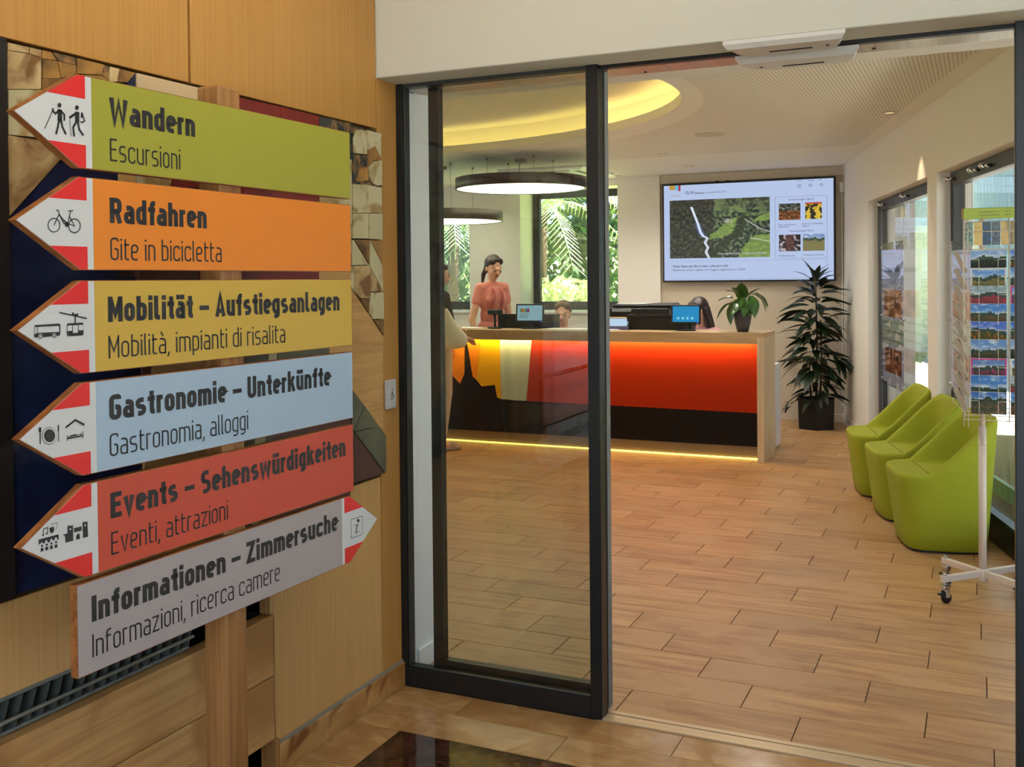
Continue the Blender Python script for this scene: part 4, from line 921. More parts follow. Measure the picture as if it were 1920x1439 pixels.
def valley(u, v):
    n = nz(u*30, v*20); c = mixc((18,32,30), (112,130,92), .38+n*1.3)
    if u < .45: c = mixc(c, (14,18,20), .45)
    if v < .18: c = mixc(c, (70,58,52), .35)
    if .45 < u and v < .3: c = mixc(c, (120,140,84), .3+.8*nz(u*9, v*9, 4))
    wv = .015*nz(u*12, v*12, 2)
    for P in ([(.50,.50),(.62,.34),(.80,.27),(.74,.42),(.66,.56),(.52,.66),(.40,.70),(.42,.60)], [(.70,1.0),(.74,.82),(.86,.62),(1.1,.60),(1.1,1.1)], [(.80,.42),(.95,.28),(1.1,.24),(1.1,.36),(.88,.40)]):
        if inpoly(u+wv, v+wv, P): c = mixc((96,128,58), (130,154,78), .5+nz(u*20, v*20, 7))
    if segd(u+wv*2, v, [(.74,.34),(.68,.58),(.52,.80),(.46,.95)]) < .045+.02*nz(u*30, v*30, 3): c = mixc((22,34,24), (60,80,46), .4+nz(u*30, v*30))
    if segd(u, v, [(.76,.36),(.90,.52),(1.0,.58)]) < .008: c = (160,164,160)
    if segd(u, v, [(.82,.68),(1.0,.74)]) < .007: c = (190,196,180)
    if math.hypot((u-.60)/.05, (v-.38)/.03) < 1 and nz(u*60, v*60) > .0: c = (200,198,190)
    d = segd(u, v, [(.225,.13),(.25,.24),(.29,.42),(.315,.56),(.345,.63)]); 
    if d < .012: c = (214,226,246)
    elif d < .03 and v > .4: c = mixc(c, (70,100,180), .6)
    if segd(u, v, [(.345,.63),(.385,.66),(.36,.74),(.39,.82),(.37,.90),(.40,1.0)]) < .013: c = (205,215,228)
    return c
def landscape(seed, sky=(40,110,200), ground=(70,90,50), accent=(150,90,60), border=None, hz=.42):
    def f(u, v):
        if border and (u < .06 or u > .94 or v < .06 or v > .94): return border
        ridge = hz+.16*nz(u*2.3, seed*1.7)+.05*nz(u*8, seed)
        if v < ridge: return mixc(sky, (225,232,240), .15+.9*max(0, nz(u*4, v*7, seed))+.5*(v/ridge)**4)
        if v < ridge+.16: return mixc((44,66,70), (70,96,60), .5+nz(u*9, v*12, seed))
        k = nz(u*14, v*14, seed)
        return mixc(ground, accent, .25+k*1.4)
    return f
VT = vcol_mat('backlit_paper', 0, .5); N, L = VT.node_tree.nodes, VT.node_tree.links
tl = N.new('ShaderNodeBsdfTranslucent'); mxs = N.new('ShaderNodeMixShader'); mxs.inputs[0].default_value = .55
L.new(next(n for n in N if n.type == 'VERTEX_COLOR').outputs[0], tl.inputs[0]); L.new(N['Principled BSDF'].outputs[0], mxs.inputs[1]); L.new(tl.outputs[0], mxs.inputs[2]); L.new(mxs.outputs[0], next(n for n in N if n.type == 'OUTPUT_MATERIAL').inputs[0])
VP = vcol_mat('printed_picture', 0, .3); VE = vcol_mat('screen_picture', .95)

# ================================================================== WALL SCREEN
tv = thing('wall_screen', 'large wall screen showing town news and a valley with a waterfall', 'screen', (-2.255, 10.905, 1.462))
TW, TH = 1.822, 1.072
MB().bev(-TW/2, 0, 0, TW/2, .055, TH, .004).build('case', blackp, tv); MB().bev(-.35, .056, .3, .35, .088, .8, .003).build('wall_bracket', blackp, tv)
for x in (-.31, -.20): MB().lathe([(.02,0),(.02,.012)], (x, .03, TH), 12).build('camera_knob', blackp, tv)
SWD, SHT = TW-.036, TH-.036
b = MB(); b.add([(-SWD/2, -.0008, .018), (SWD/2, -.0008, .018), (SWD/2, -.0008, .018+SHT), (-SWD/2, -.0008, .018+SHT)], [(0,1,2,3)]); b.build('screen', glow('tv_page', (186,202,236), .95), tv)
def tvr(nm, u0, v0, u1, v1, M, y=-.0016):
    b = MB(); x0, x1 = -SWD/2+u0*SWD, -SWD/2+u1*SWD; z0, z1 = .018+(1-v1)*SHT, .018+(1-v0)*SHT
    b.add([(x0,y,z0),(x1,y,z0),(x1,y,z1),(x0,y,z1)], [(0,1,2,3)]); return b.build(nm, M, tv)
def tvpic(nm, u0, v0, u1, v1, nu, nv, fn):
    me = picture(nm, (u1-u0)*SWD, (v1-v0)*SHT, nu, nv, fn, VE); o = bpy.data.objects.new(nm, me); C.objects.link(o); o.parent = tv; o.location = (-SWD/2+(u0+u1)/2*SWD, -.0016, .018+(1-v1)*SHT)
tvpic('screen_picture', .036, .158, .640, .768, 230, 132, valley)
tvpic('screen_thumbnail', .692, .235, .815, .400, 26, 18, lambda u, v: mixc((30,34,30), (190,190,170), max(0, .3-abs(v-.3))+.9*nz(u*7, v*9, 3)) if v < .45 else mixc((60,36,20), (170,100,50), .4+nz(u*9, v*9)))
tvpic('screen_thumbnail', .842, .232, .935, .398, 22, 20, lambda u, v: (190,70,40) if v < .12 else ((30,30,26) if nz(u*3.2+1, v*3.2, 5) > -.02 else (214,184,60)))
tvpic('screen_thumbnail', .692, .548, .815, .715, 26, 18, lambda u, v: mixc((24,20,24), (190,180,190), .2+1.6*nz(u*5, v*5, 9)) if abs(u-.5) > .2 else mixc((40,24,26), (120,80,70), .5+nz(u*9, v*9)))
tvpic('screen_thumbnail', .828, .548, .950, .715, 26, 18, landscape(4, (90,120,180), (110,130,70), (150,90,80), None, .25))
ln_ = mat('tv_line', (150,165,200), .5); tx = mat('tv_text', (64,72,92), .5); txp = mat('tv_text_pale', (120,134,165), .5)
for u0, v0, u1, v1 in [(.67,.165,.965,.167), (.67,.785,.965,.787), (.67,.165,.6715,.787), (.9635,.165,.965,.787), (.045,.80,.965,.802), (.045,.985,.965,.987), (.045,.80,.0465,.987), (.9635,.80,.965,.987)]: tvr('screen_line', u0, v0, u1, v1, ln_)
for k, (c, u0, u1, v1) in enumerate([((196,156,70), .035,.070,.045), ((120,190,225), .070,.092,.055), ((190,40,60), .092,.104,.062)]): tvr('screen_logo', u0, .0, u1, v1, glow('tvlogo%d' % k, c, .9))
def tvt(s, u, v, size, width=None, M=None, fat=.0):
    vs, fs = textmesh(s, size, width*SWD if width else None, fat); b = MB(); b.add([(-SWD/2+u*SWD+p.x, -.0024, .018+(1-v)*SHT+p.y) for p in vs], fs); b.build('screen_text', M or tx, tv)
tvt('Algund', .045, .115, .034, .055, glow('tv_gold', (190,180,130), .8)); tvt('12:19', .135, .098, .046, .050, None, .0006); tvt('Dienstag', .192, .098, .028, .060, None, .0006); tvt('martedì 08.08.2017', .258, .096, .028, .130, txp)
tvt('Veranstaltungen Algund', .745, .205, .026, .145); tvt('Veranstaltungen Meran', .750, .520, .026, .140)
tvt('News: Bene asta Bot 6 mesi, collocati 6 mld', .055, .862, .034, .335, None, .0006); tvt('Rendimento sempre negativo ma in leggero miglioramento, -0,296%', .055, .900, .032, .440)
tvt('Wasserfall Partschins - La cascata di Parcines', .330, .735, .030, .285, glow('tv_caption', (225,232,240), .8)); 
for u, v, s_, wd in [(.690,.455,'Bauernmarktmesse',.10), (.690,.475,'Algunderhof',.06), (.825,.450,'Kurkonzert der Musikkapelle',.115), (.825,.472,'Algund',.04), (.690,.765,'Dorfspaziergang',.09), (.825,.762,'Traditionelles Sommerfest',.12)]: tvt(s_, u, v, .022, wd)
for k, (u, s_) in enumerate([(.797,'heute'), (.858,'morgen'), (.920,'Do')]):
    tvt(s_, u, .018, .020, None, txp); b = MB(); cx_, cz_ = -SWD/2+(u+.012)*SWD, .018+(1-.062)*SHT
    vs_, fs_ = ribbon([Vector((cx_+.014*math.cos(2*PI*j/14), cz_+.012*math.sin(2*PI*j/14))) for j in range(15)], .004, True); b.add([(v.x, -.0024, v.y) for v in vs_], fs_)
    for j in range(6 if k == 0 else 2):
        a_ = 2*PI*j/6; vs_, fs_ = ribbon([Vector((cx_+.018*math.cos(a_), cz_+.016*math.sin(a_))), Vector((cx_+.027*math.cos(a_), cz_+.024*math.sin(a_)))], .003); b.add([(v.x, -.0024, v.y) for v in vs_], fs_)
    b.build('weather_icon', txp, tv)

# ================================================================== HANGING DISC LAMPS
def disc_lamp(x, y, z, R, label):
    t = thing('pendant_lamp', label, 'lamp', (x, y, z), 0, 'large round hanging lamps')
    MB().lathe([(R-.012,.0),(R,.0),(R,.100),(.002,.102)], n=72, cap0=False).build('lamp_shade', mat('lamp_dark', (62,54,46), .45), t)
    MB().lathe([(R-.012,.006),(R*.5,.0061),(.001,.0062)], n=72, cap0=False).build('diffuser', glow('diffuser', (255,240,214), 5), t)
    for k in range(4):
        a = PI/4+PI/2*k; r = .333; MB().tube([(r*math.cos(a), r*math.sin(a), .10), (r*math.cos(a), r*math.sin(a), CEIL-z)], .0016, 5).lathe([(.009,-.02),(.009,0)], (r*math.cos(a), r*math.sin(a), CEIL-z), 8).build('suspension_wire', mat('wire', (110,104,96), .4), t)
    MB().bev(-.045, -.045, CEIL-z-.032, .045, .045, CEIL-z-.001, .004).build('ceiling_canopy', mat('canopy', (96,84,66), .5), t)
    MB().tube([(0,0,.10), (-.02,0,.2), (.0,0,CEIL-z-.03)], .003, 6).build('cable', blackp, t)
disc_lamp(-3.925, 8.80, 2.355, .615, 'larger-looking round disc lamp hanging nearest the middle of the room')
disc_lamp(-4.88, 8.99, 2.085, .615, 'lower round disc lamp, cut by the glass door frame')

# ================================================================== LIME TUB CHAIRS
lime = grain('lime_wool', (158,166,24), (142,152,16), (300,300,300), .8, .0008, contrast=.3)
def tub_chair():
    t = thing('tub_chair', 'lime green upholstered tub chair nearest the postcard rack', 'chair', (0,0,0), 0, 'lime tub chairs by the windows')
    n = 56
    def loop(hx, hy, off, zf, pw=5.0):
        out = []
        for k in range(n):
            a = 2*PI*k/n; c, s_ = math.cos(a), math.sin(a); x = off+hx*abs(c)**(2/pw)*(1 if c >= 0 else -1); y = hy*abs(s_)**(2/pw)*(1 if s_ >= 0 else -1)
            y *= 1-.10*max(0, -(x-off)/hx*-1) if x > off else 1
            out.append((x, y, zf(x)))
        return out
    # +x is the front; the rim climbs from the front edge to the back
    def rim(x, dz=0.):
        s_ = (.11-x)/.335; s_ = max(0, min(1, s_)); s_ = s_*s_*(3-2*s_)*.2+s_*.8
        return .430+.315*s_+dz
    R = [loop(.198, .225, .0, lambda x: .012), loop(.213, .238, .0, lambda x: .02), loop(.222, .245, .002, lambda x: .10)]
    for f in (.3, .5, .7, .85): R.append(loop(.222+.043*f, .245+.040*f, .002, lambda x, f=f: .10+(rim(x)-.10)*f))
    R.append(loop(.263, .285, .002, lambda x: rim(x, -.022))); R.append(loop(.257, .280, .002, lambda x: rim(x, -.006))); R.append(loop(.245, .268, .002, lambda x: rim(x, 0)))
    SZ = .426
    for hx_, hy_, of_, q_, dz_ in ((.234,.254,.004,1,-.003), (.226,.244,.008,.93,-.004), (.217,.228,.014,.45,0), (.210,.216,.019,.10,0), (.203,.207,.024,.0,0)):
        R.append(loop(hx_, hy_, of_, lambda x, q_=q_, dz_=dz_: SZ+(rim(x)-SZ)*q_+dz_))
    R.append(loop(.10, .11, .02, lambda x: SZ+.001)); R.append(loop(.01, .01, .02, lambda x: SZ+.002))
    MB().rings(R, True, True).build('upholstered_shell', lime, t)
    MB().rings([loop(.19, .215, 0, lambda x: 0), loop(.19, .215, 0, lambda x: .0118)], True, True, 0, False).build('base_ring', blackp, t)
    MB().tube([(.100, y, .4265) for y in (-.205, -.1, 0, .1, .205)], .0028, 5).build('seat_seam', mat('lime_seam', (104,114,14), .9), t)
    return t
fa = math.atan2(-RN.y, -RN.x)                     # chairs look away from the window wall
ch0 = tub_chair(); ch0.location = rp(1.400, 6.030); ch0.rotation_euler.z = fa
dup(ch0, rp(1.400, 6.72), fa+.02, 'middle one of the three lime green tub chairs'); dup(ch0, rp(1.385, 7.42), fa-.02, 'lime green tub chair farthest from the postcard rack, nearest the tall plant')

# ================================================================== POSTCARD RACK
rk = thing('postcard_rack', 'white wheeled wire rack full of postcards beside the door', 'display rack', (.008, 5.23, 0))
wm = mat('rack_white', (222,206,190), .4)
MB().lathe([(.0175,.075),(.0175,.80)], n=16).lathe([(.019,.715),(.019,.72)], n=16).build('pole', wm, rk)
MB().lathe([(.0125,.80),(.0125,1.80)], n=12).build('pole', wm, rk)
def arm_and_caster(a):
    R = Matrix.Rotation(a, 4, 'Z'); ln = .245
    MB().bev(.012, -.012, .098, ln, .012, .128, .002, 0, R).build('leg', wm, rk)
    c = MB().lathe([(.010,.128),(.010,.136),(.006,.140)], (ln-.018,0,0), 10)
    c.v = [tuple(R @ Vector(v)) for v in c.v]; cs = c.build('caster', chrome, rk)
    f = MB().bev(ln-.040, -.016, .066, ln+.002, .016, .090, .006, 0, R).bev(ln-.035, -.017, .028, ln-.010, -.013, .068, .002, 0, R).bev(ln-.035, .013, .028, ln-.010, .017, .068, .002, 0, R).bev(ln-.026, -.008, .088, ln-.010, .008, .098, .002, 0, R); f.build('caster_fork', chrome, cs)
    wv = MB(); ctr = R @ Vector((ln-.025, 0, .0255)); ax = R @ Vector((0,1,0))
    wv.rings([[ctr+ax*o_+(R @ Vector((math.cos(2*PI*k/20), 0, 0)))*r_*1+Vector((0,0,math.sin(2*PI*k/20)*r_)) for k in range(20)] for r_, o_ in ((.006,-.011),(.022,-.011),(.0255,-.007),(.0255,.007),(.022,.011),(.006,.011))]); wv.build('wheel', blackp, cs)
    MB().bev(ln-.005, -.010, .040, ln+.022, .010, .050, .004, 0, R).build('brake_lever', blackp, cs)
for k in range(4): arm_and_caster(PI/4+.02+k*PI/2+PI*0)
b = MB(); b.lathe([(.022,.075),(.024,.09),(.024,.128),(.018,.135)], n=16); b.build('hub', wm, rk)
wr = mat('rack_wire', (216,206,190), .35, .2)
ox, oy_ = .008, 5.23
def L3(x, y, z): return (x-ox, y-oy_, z)
XA, XB, YA, YB, ZA, ZB = -.068, .290, 5.10, 5.42, .845, 1.76
b = MB()
for x in (XA, XB):
    for y in (YA, YB): b.tube([L3(x, y, ZA-.03), L3(x, y, ZB)], .0032, 6)
b.tube([L3(XA+.018, YA, ZA-.035), L3(XA+.018, YA, ZB)], .0025, 6); b.tube([L3(.118, YA, ZA), L3(.118, YA, ZB)], .0032, 6)
b.build('upright_wire', wr, rk)
for z in (ZA, ZA+.02, 1.18, 1.62, 1.70, ZB):
    b = MB(); b.tube([L3(XA, YA, z), L3(XB, YA, z), L3(XB, YB, z), L3(XA, YB, z), L3(XA, YA, z)], .0026, 6); b.build('frame_wire', wr, rk)
ROWS = [1.614, 1.535, 1.455, 1.374, 1.294, 1.213, 1.128, 1.051, .976]
def bracket(cx_, top, w_=.150):
    b = MB()
    for s_ in (-1, 1):
        xo = cx_+s_*w_*.5; xi = cx_+s_*w_*.26; yf = YA-.034; z = top-.040
        b.tube([L3(xo, YA+.005, z+.004), L3(xo, yf, z), L3(xi, yf, z), L3(xi, yf+.006, z-.055), L3(xi, YA, z-.060)], .0016, 5)
    b.build('card_holder', wr, rk)
COLX = [.034, .196]
for cx_ in COLX:
    for z in ROWS: bracket(cx_, z)
hs_ = MB().prism([L3(XA-.012, YA-.03, 1.755), L3(XA-.012, YA-.03, 1.80), L3(XA-.003, YA-.02, 1.803), L3(XB+.01, YA-.02, 1.803), L3(XB+.01, YA-.03, 1.755)], (0, .02, 0))
hs_ = MB().bev(XA-.002-ox, YA-.03-oy_, 1.757, XB+.012-ox, YA-.012-oy_, 1.806, .003).build('header_sign', mat('rack_green', (158,176,58), .4), rk)
MB().bev(XA-.008-ox, YA-.03-oy_, 1.757, XA-.0025-ox, YA-.008-oy_, 1.806, .001).build('sign_end', walnut, rk)
for z, s_ in ((1.785, 'Ansichtskarten'), (1.770, 'Cartoline')):
    for u, w_, q in ((0., .085, s_), (.105, .025, '0,50 €' if z > 1.78 else '1,00 €'), (.150, .06, 'Briefmarken')):
        vs, fs = textmesh(q, .009, w_); b = MB(); b.add([(p.x+.0+u-.035-ox+.03, YA-.0306-oy_, z+p.y) for p in vs], fs); b.build('sign_lettering', ink, hs_)
ORD = ['top','second','third','fourth','fifth','sixth','seventh','eighth','lowest']
FN = [landscape(1,(120,160,215),(36,44,30),(60,60,40),None,.30), landscape(2,(70,130,210),(110,104,60),(150,140,80),(232,232,228),.40), landscape(3,(120,150,160),(120,60,60),(200,60,90),None,.30), landscape(4,(40,110,200),(70,80,50),(150,80,60),None,.42),
      landscape(5,(50,90,200),(60,80,30),(190,100,40),None,.36), landscape(6,(80,130,200),(50,70,40),(130,80,60),None,.44), landscape(7,(70,110,180),(60,70,60),(196,60,130),(200,70,140),.36), landscape(8,(40,110,200),(60,70,60),(120,110,120),None,.50), landscape(9,(40,100,190),(60,80,60),(140,100,90),None,.28)]
CW, CH_ = .146, .104
def card_mesh(fn): me = picture('picture', CW, CH_, 22, 15, fn, VP); return me
cms = [card_mesh(f) for f in FN]
bx = MB().box(-CW/2, .0002, 0, CW/2, .006, CH_).mesh('card_block'); bx.materials.append(mat('card_white', (226,224,218), .6))
bx2 = MB().box(-CW/2, .0002, 0, CW/2, .020, CH_).mesh('card_block'); bx2.materials.append(mat('card_edge', (186,172,150), .7))
def card(me, loc, rx, rz, label, grp, blk_=None):
    o = bpy.data.objects.new('postcard', blk_ or bx); C.objects.link(o); o.location = loc; o.rotation_euler = (rx, 0, rz); o['label'] = label; o['category'] = 'postcard'; o['group'] = grp
    p = bpy.data.objects.new('picture', me); C.objects.link(p); p.parent = o
for ci, cx_ in enumerate(COLX):
    for r, z in enumerate(ROWS):
        me = cms[(r+ci*4) % 9]
        card(me, (cx_, YA-.006, z-CH_+.002), .20, 0, 'postcards in the %s row of the rack, %s column' % (ORD[r], 'left front' if ci == 0 else 'right front'), 'postcards in the rack')
for r, z in enumerate(ROWS):
    card(cms[(r*2+3) % 9], (XA-.004, 5.22, z-CH_+.002), .40, -PI/2, 'postcards in the %s row on the left side of the rack, seen edge-on' % ORD[r], 'postcards in the rack', bx2)
for k in range(9):
    MB().tube([L3(XA, 5.14, ROWS[k]-.10), L3(XA-.05, 5.15, ROWS[k]-.055), L3(XA-.05, 5.29, ROWS[k]-.055), L3(XA, 5.30, ROWS[k]-.10)], .0016, 5).build('card_holder', wr, rk)
broc = [((60,110,110),(170,180,150)), ((226,196,120),(214,180,100)), ((40,80,150),(50,70,50)), ((110,120,130),(60,70,90)), ((226,196,130),(220,186,110)), ((170,150,90),(120,100,70)), ((200,204,208),(110,120,130))]
names_ = ['teal','cream','dark blue','grey','second cream','ochre','white']
for k, (a_, b_) in enumerate(broc):
    me = picture('cover', .034, .105, 6, 16, lambda u, v, a_=a_, b_=b_, k=k: mixc(a_, b_, .5+.9*nz(u*3, v*6, k)), VP)
    o = MB().box(-.017, .0002, 0, .017, .006, .105).build('brochure', bx.materials[0], None, (XA+.022+k*.037, YA+.012, 1.640)); o.rotation_euler.x = .1
    o['label'] = '%s leaflet standing in the top pocket of the rack, number %d from the left' % (names_[k], k+1) if False else '%s leaflet standing in the top pocket of the rack' % names_[k]; o['category'] = 'leaflet'; o['group'] = 'leaflets in the top pocket'
    p = bpy.data.objects.new('cover', me); C.objects.link(p); p.parent = o

# ================================================================== POSTERS HUNG IN THE WINDOWS
def poster(d0, d1, z0, z1, label, seed, wires):
    t = thing('window_poster', label, 'poster', rp(RW+.052, (d0+d1)/2, 0), 0, 'posters on wires in the windows')
    w_ = d1-d0; ang = math.atan2(RD.y, RD.x)
    t.rotation_euler.z = ang-PI                    # local -Y faces the room, x runs along the wall
    def fn(u, v):
        if .30 < v < .50: return mixc((120,60,30), (214,150,110), .45+nz(u*5, v*14, seed)) if abs(u-.5) < .42-.2*abs(v-.4) else (206,196,216)
        if v < .28: return mixc((206,198,222), (186,188,214), v*3) if not (.14 < v < .17 and .1 < u < .8) else (120,120,150)
        if .52 < v < .72: return (196,200,184) if int(v*60) % 4 else (150,156,130)
        if v > .74 and v < .92: return mixc((110,50,24), (200,130,90), .45+nz(u*5, v*16, seed+2)) if abs(u-.5) < .4 else (200,190,210)
        return (204,196,214)
    me = picture('sheet', w_, z1-z0, 26, 60, fn, VT); o = bpy.data.objects.new('sheet', me); C.objects.link(o); o.parent = t; o.location = (0, 0, z0)
    b = MB().box(-w_/2-.012, -.006, z0-.015, w_/2+.012, -.004, z1+.06); b.build('acrylic_pocket', acrylic, t)
    for s_ in (-1, 1):
        MB().tube([(s_*(w_/2+.014), -.004, .07), (s_*(w_/2+.014), -.004, 2.11)], .0014, 5).build('wire', mat('steel_wire', (190,190,190), .3, .6), t)
        for z in (z0+.02, (z0+z1)/2, z1+.03): MB().lathe([(.007,-.011),(.007,.011)], (s_*(w_/2+.014), -.004, z), 10).build('clamp', chrome, t)
poster(kA[1]+.03, kA[0]-.03, .62, 1.72, 'tall poster with orange pictures hung in the far window, behind the chairs', 1, 0)
poster(kB[1]+.03, kB[0]-.03, .80, 1.66, 'poster hung in the near window, half hidden by the postcard rack', 5, 0)

# ================================================================== PLANTS
def leaf_mesh(ln, wd, droop=.35, fold=.12, n=6, M=None):
    vs, fs = [], []
    for i in range(n+1):
        s_ = i/n; w_ = wd*math.sin(PI*min(1, s_*.94+.05))**.8*(1-.25*s_); z = -droop*ln*s_*s_; x = ln*s_
        for j in (-1, 0, 1): vs.append((x, j*w_/2, z+abs(j)*fold*w_))
    for i in range(n):
        for j in range(2): a = i*3+j; fs.append((a, a+3, a+4, a+1))
    me = bpy.data.meshes.new('leaf'); me.from_pydata(vs, [], fs); me.polygons.foreach_set('use_smooth', [True]*len(fs)); me.materials.append(M); return me
dkleaf = grain('dark_leaf', (34,52,26), (18,30,16), (20,20,20), .38, 0, rnd=.3, spec=.5)
gleaf = grain('glossy_leaf', (70,112,40), (40,78,30), (30,30,30), .3, 0, rnd=.35, spec=.6)
def put(me, name, parent, loc, az, el, roll=0, s=1.):
    o = bpy.data.objects.new(name, me); C.objects.link(o); o.parent = parent; o.location = loc
    o.rotation_euler = (Matrix.Rotation(az, 3, 'Z') @ Matrix.Rotation(-el, 3, 'Y') @ Matrix.Rotation(roll, 3, 'X')).to_euler(); o.scale = (s, s, s)
rn = random.Random(7)
tp = thing('tall_plant', 'tall dark-leaved potted plant in a black planter in the corner by the screen', 'potted plant', (-1.485, 10.50, 0))
hexa = lambda r, z: [(r*math.cos(PI/6+k*PI/3+.12), r*math.sin(PI/6+k*PI/3+.12), z) for k in range(6)]
MB().rings([hexa(.190, 0), hexa(.20, .30), hexa(.185, .30), hexa(.18, .27)], True, True, 0, False).build('planter', mat('planter_black', (16,16,18), .5), tp)
MB().rings([hexa(.178, .262), hexa(.176, .272)], True, True, 0, False).build('soil', mat('soil', (40,30,22), .95), tp)
stems = [((0,0,.27),(.01,.0,.9),(0,-.02,1.50)), ((.04,-.03,.27),(.06,-.05,.7),(.05,-.03,1.08)), ((-.05,.03,.27),(-.07,.02,.5),(-.06,.0,.72))]
b = MB()
for st in stems: b.tube(st, .012, 8, r1=.006)
b.build('stem', mat('plant_stem', (60,50,34), .8), tp)
lmL = leaf_mesh(.205, .066, .42, .12, 6, dkleaf); lmS = leaf_mesh(.15, .050, .3, .12, 6, dkleaf)
def whorl(x, y, z, n, el0, s_, spread=1.):
    a0 = rn.uniform(0, 6.28)
    for k in range(n):
        az = a0+2*PI*k/n+rn.uniform(-.3,.3); rr_ = rn.uniform(.01,.10)*s_; put(lmL if s_ > .8 else lmS, 'leaf', tp, (x+rr_*math.cos(az), y+rr_*math.sin(az), z+rn.uniform(-.035,.035)), az, el0+rn.uniform(-.35,.35), rn.uniform(-.5,.5), s_*rn.uniform(.85,1.2)*spread)
for z, n, el, s_ in [(1.50,6,1.1,.95),(1.45,7,.7,.9),(1.38,9,.45,1.0),(1.31,9,.3,1.1),(1.24,10,.2,1.15),(1.16,10,.15,1.2),(1.08,11,.1,1.25),(1.0,11,.05,1.25),(.94,8,.05,1.15),(.86,5,.2,1.1)]: whorl(rn.uniform(-.015,.015), -.01, z, n, el, s_)
for z, n, el, s_ in [(.84,9,.3,1.1),(.77,10,.2,1.25),(.70,11,.1,1.3),(.63,11,.0,1.3),(.56,10,-.05,1.25),(.49,9,-.1,1.15),(.40,5,.0,1.0),(.33,7,.1,1.1)]: whorl(rn.uniform(-.03,.03), -.01, z, n, el, s_)
for k in range(7): put(lmS, 'leaf', tp, (-.25+rn.uniform(-.04,.04), -.05, .22+rn.uniform(-.02,.05)), PI+rn.uniform(-1.1,1.1), rn.uniform(-.9,.1), 0, .75)
MB().tube([(-.05,0,.30), (-.16,-.03,.29), (-.25,-.05,.23)], .004, 6).build('stem', mat('plant_stem', (60,50,34), .8), tp)
for k in range(14): put(lmL, 'leaf', tp, (.22+rn.uniform(-.06,.05), -.03+rn.uniform(-.05,.05), .72+rn.uniform(-.09,.07)), rn.uniform(-.9,.9), rn.uniform(-.7,.25), 0, 1.0)
MB().tube([(.02,0,.66), (.12,-.01,.74), (.24,-.03,.72)], .005, 6).build('stem', mat('plant_stem', (60,50,34), .8), tp)
cpn = thing('counter_plant', 'green potted plant with broad leaves in a grey pot on the counter', 'potted plant', (-1.800, 8.55, ZC))
MB().lathe([(.040,0),(.046,.004),(.066,.08),(.076,.15),(.079,.205),(.074,.205),(.070,.190),(.001,.190)], n=32).build('pot', mat('pot_grey', (74,72,74), .5), cpn)
bl = leaf_mesh(.155, .100, .30, .18, 8, gleaf)
for az, el, h, s_, r_ in [(3.3,-.6,.27,1.1,.10),(2.9,.1,.31,.9,.09),(2.6,.5,.34,.85,.05),(-1.9,.9,.30,1.1,.02),(-1.2,-.9,.32,1.1,.05),(-.6,-1.1,.33,1.15,.09),(-.1,-.8,.36,1.15,.11),(.5,-.5,.34,1.0,.10),(-2.4,-1.1,.27,1.15,.07),(1.2,.3,.33,.9,.05),(1.9,.6,.33,.9,.04),(-1.5,1.25,.28,1.2,.02),(-2.0,-.3,.24,.8,.04),(-.9,-.2,.22,.8,.03),(-1.7,-.5,.30,.95,.04),(2.3,-.4,.28,.9,.09),(.1,.9,.31,.9,.03)]:
    x, y = r_*math.cos(az), r_*math.sin(az); put(bl, 'leaf', cpn, (x, y, h-.03), az, el, rn.uniform(-.3,.3), s_)
    MB().tube([(x*.1, y*.1, .185), (x*.5, y*.5, h-.06), (x, y, h-.03)], .0022, 5).build('stem', mat('stem_pale', (150,160,90), .6), cpn)

# ================================================================== PEOPLE
def solid(mb, voxel=.008, smooth=4, fac=.5):
    """fuse overlapping closed shapes into one continuous surface"""
    me = mb.mesh('fuse'); o = bpy.data.objects.new('fuse', me); C.objects.link(o)
    r = o.modifiers.new('r', 'REMESH'); r.mode = 'VOXEL'; r.voxel_size = voxel; r.use_smooth_shade = True
    s_ = o.modifiers.new('s', 'SMOOTH'); s_.iterations = smooth; s_.factor = fac
    dg = bpy.context.evaluated_depsgraph_get(); out = bpy.data.meshes.new_from_object(o.evaluated_get(dg)); bpy.data.objects.remove(o); return out
def mobj(name, me, M, parent):
    me.name = name; me.materials.clear(); me.materials.append(M); o = bpy.data.objects.new(name, me); C.objects.link(o); o.parent = parent; return o
skin = mat('skin', (224,172,146), .55); hair_b = grain('hair_brown', (58,34,22), (34,20,14), (90,90,6), .45, .001); hair_d = grain('hair_dark', (44,26,20), (26,15,12), (90,90,6), .42, .001); hair_l = grain('hair_light', (112,84,60), (78,56,38), (90,90,6), .5, .001)
pinkm = grain('blouse_pink', (224,140,130), (214,126,118), (120,120,120), .8, .0008); ruff = mat('ruffle', (206,112,104), .8); eyed = mat('eye_dark', (30,20,18), .4); lipm = mat('lip', (170,84,74), .5); eyew = mat('eye_white', (225,215,205), .4); brow = mat('brow', (50,32,24), .8)
def head_frame(neck, yaw, pitch): return Matrix.Translation(neck) @ Matrix.Rotation(yaw, 4, 'Z') @ Matrix.Rotation(pitch, 4, 'X')
